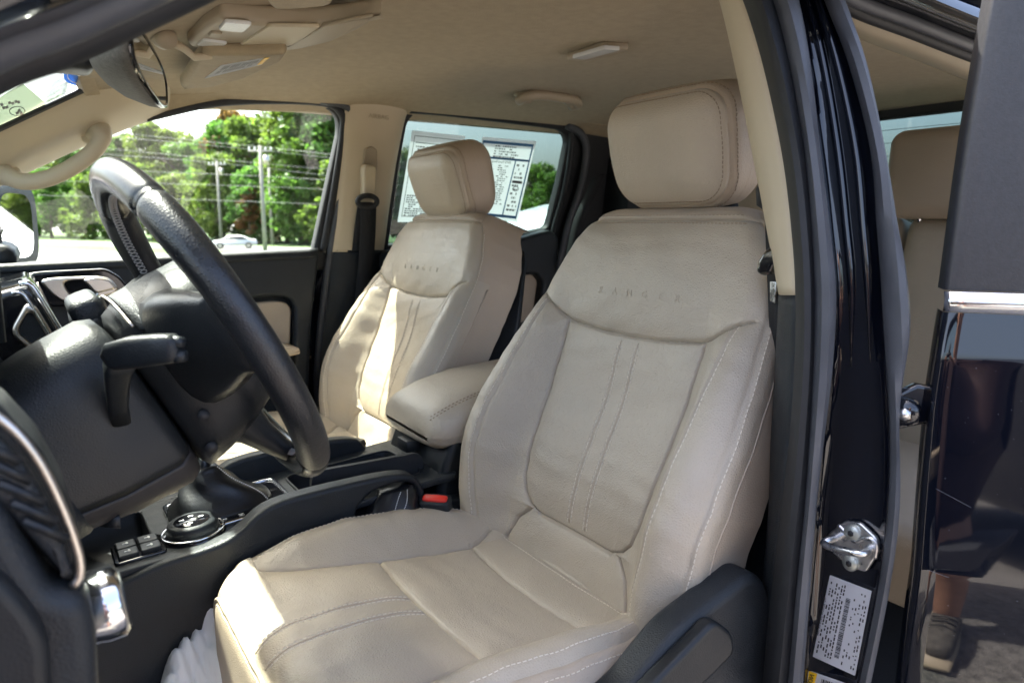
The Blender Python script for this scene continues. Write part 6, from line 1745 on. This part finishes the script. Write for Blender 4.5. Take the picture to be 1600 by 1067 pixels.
for s, k in ((-1, 'l'), (1, 'r')):
    body.append([('pelvis', None, 0), ('hip' + k, pp(s * .09, -.02, G0 + .88), .095), ('knee' + k, pp(s * .13, .03, G0 + .49), .058), ('calf' + k, pp(s * .15, .0, G0 + .34), .055), ('ankle' + k, pp(s * .17, -.02, G0 + .09), .036), ('heel' + k, pp(s * .17, -.03, G0 + .05), .036), ('toe' + k, pp(s * .20, .16, G0 + .035), .03)])
    body.append([('chest', None, 0), ('sh' + k, pp(s * .19, .0, G0 + 1.38), .062), ('elb' + k, pp(s * .22 - .06, .10, G0 + 1.19), .044), ('wri' + k, pp(s * .11 - .10, .30, G0 + 1.40), .028), ('palm' + k, pp(s * .085 - .10, .335, G0 + 1.44), .030)])
    for j in range(4):
        b_ = pp(s * (.085 - .004 * j) - .10, .350 - .004 * j, G0 + 1.475 - .018 * j)
        body.append([('palm' + k, None, 0), ('f%s%d' % (k, j), b_, .0095), ('g%s%d' % (k, j), b_ - rt_ * s * .026 + fw * .008, .009), ('h%s%d' % (k, j), b_ - rt_ * s * .045 - fw * .006, .008)])
    body.append([('palm' + k, None, 0), ('t%s' % k, pp(s * .06 - .10, .32, G0 + 1.465), .010), ('u%s' % k, pp(s * .04 - .10, .322, G0 + 1.485), .009)])
fixed = []
store = {}
for ch in body:
    out = []
    for (key, p, r) in ch:
        if p is None: p, r = store[key]
        store[key] = (p, r); out.append((key, p, r))
    fixed.append(out)
sk = skin_mesh('body', fixed, M['skin'], pe)
def cloth(name, chains, mat_): return skin_mesh(name, chains, mat_, pe, 2)
S = store
cloth('shirt', [[('a', S['pelvis'][0] + upv * .02, .165), ('b', S['waist'][0], .155), ('c', S['chest'][0], .172), ('d', S['neck0'][0] - upv * .03, .085)]] + [[('c', S['chest'][0], .172), ('s' + k, S['sh' + k][0], .075), ('e' + k, S['elb' + k][0], .058), ('w' + k, S['elb' + k][0] * .35 + S['wri' + k][0] * .65, .046)] for k in 'lr'], M['shirt'])
cloth('shorts', [[('a', S['pelvis'][0], .165)] + [('h' + k, S['hip' + k][0], .112), ('k' + k, S['hip' + k][0] * .3 + S['knee' + k][0] * .7, .088)] for k in 'lr'], M['shorts'])
for k in 'lr':
    cloth('shoe', [[('a', S['heel' + k][0] - fw * .015 - upv * .005, .044), ('b', S['heel' + k][0] * .5 + S['toe' + k][0] * .5 + upv * .008, .046), ('c', S['toe' + k][0] + fw * .02, .040)]], M['shoe'])
cloth('hair', [[('a', S['head1'][0] - fw * .02 + upv * .02, .095), ('b', S['head2'][0] + upv * .015, .08)]], M['hair'])
hd = S['head1'][0]
tube('nose', [hd + fw * .085 + upv * .0, hd + fw * .108 - upv * .03], [.010, .015], M['skin'], pe, 8)
for s in (-1, 1):
    tube('eye', [hd + fw * .080 + rt_ * s * .032 + upv * .008, hd + fw * .090 + rt_ * s * .032 + upv * .008], [.014, .009], M['white_print'], pe, 10)
    tube('ear', [hd + rt_ * s * .085, hd + rt_ * s * .10 - fw * .01], [.028, .02], M['skin'], pe, 10)
tube('mouth', [hd + fw * .083 - upv * .055 - rt_ * .022, hd + fw * .090 - upv * .055, hd + fw * .083 - upv * .055 + rt_ * .022], .006, M['shirt'], pe, 6)
# the camera in the hands (behind the picture plane)
cb = empty('camera_body', tuple(-fw * .06), 'black camera held up by the photographer', 'camera')
def cbx(name, r0, r1, f0, f1, z0, z1):
    bm = bmesh.new(); box_bm(bm, (r0, f0, z0), (r1, f1, z1), .008, 2)
    for v in bm.verts: v.co = Vector(rt_ * v.co.x + fw * v.co.y + upv * v.co.z)
    bmesh.ops.recalc_face_normals(bm, faces=bm.faces)
    return bm_obj(name, bm, M['plastic'], cb, True, 35)
cbx('housing', -.065, .065, -.115, -.07, -.045, .045)
cbx('viewfinder', -.025, .025, -.11, -.075, .046, .066)
tube('lens_barrel', [-fw * .069, -fw * .03], [.034, .036], M['plastic_smooth'], cb, 20)

# ------------------------------------------------------------------ the open front driver door, left of the picture (mirrored in the rear door)
fo = empty('front_driver_door', (-.45, .33, -.9), 'open front driver door with charcoal inner panel, mirrored in the rear door', 'car door')
FA = math.radians(86)
f1 = np.array([math.cos(FA), -math.sin(FA), 0]); f3 = np.array([math.sin(FA), math.cos(FA), 0])
def fframe(off): return (np.array([-.47, .32, 0]) + f3 * off, f1, (0, 0, 1))
plate('outer_skin', round_poly([(0, -.95), (1.05, -.95), (1.08, -.08), (0, -.10)], .04), [], .03, M['paint'], fo, .01, fframe(-.10), 3)
plate('inner_panel', round_poly([(.02, -.92), (1.02, -.92), (1.05, -.09), (.02, -.11)], .04), [], .05, M['plastic'], fo, .015, fframe(-.03), 3)
plate('armrest', round_poly([(.25, -.42), (.85, -.40), (.85, -.33), (.25, -.35)], .03), [], .07, M['leather_side'], fo, .015, fframe(.02), 3)
plate('window_frame', round_poly([(0, -.10), (1.08, -.08), (1.02, .22), (.75, .25), (.45, .20)], .04), [round_poly([(.10, -.08), (1.04, -.06), (.98, .19), (.75, .22), (.48, .17)], .03)], .03, M['rubber'], fo, .006, fframe(-.06), 2)
plate('window_pane', round_poly([(.08, -.09), (1.05, -.07), (1.0, .20), (.75, .23), (.46, .18)], .03), [], .004, M['glass'], fo, 0, fframe(-.065))

# laces, sole and ankle sock of the shoes
for k in 'lr':
    h_, t_ = S['heel' + k][0], S['toe' + k][0]
    ax = (t_ - h_) / np.linalg.norm(t_ - h_); sd_ = np.cross(ax, upv)
    for j in range(4):
        c = h_ * (.62 - .10 * j) + t_ * (.38 + .10 * j) + upv * (.062 - .007 * j)
        tube('lace', [c - sd_ * .030 - upv * .012, c + upv * .004, c + sd_ * .030 - upv * .012], .0035, M['rubber'], pe, 6)
    sole = [h_ - ax * .055 - upv * .042, h_ * .5 + t_ * .5 - upv * .036, t_ + ax * .055 - upv * .028]
    tube('sole', sole, [.042, .048, .040], M['trim_grey'], pe, 14, flat=.35, up=(0, 0, 1))
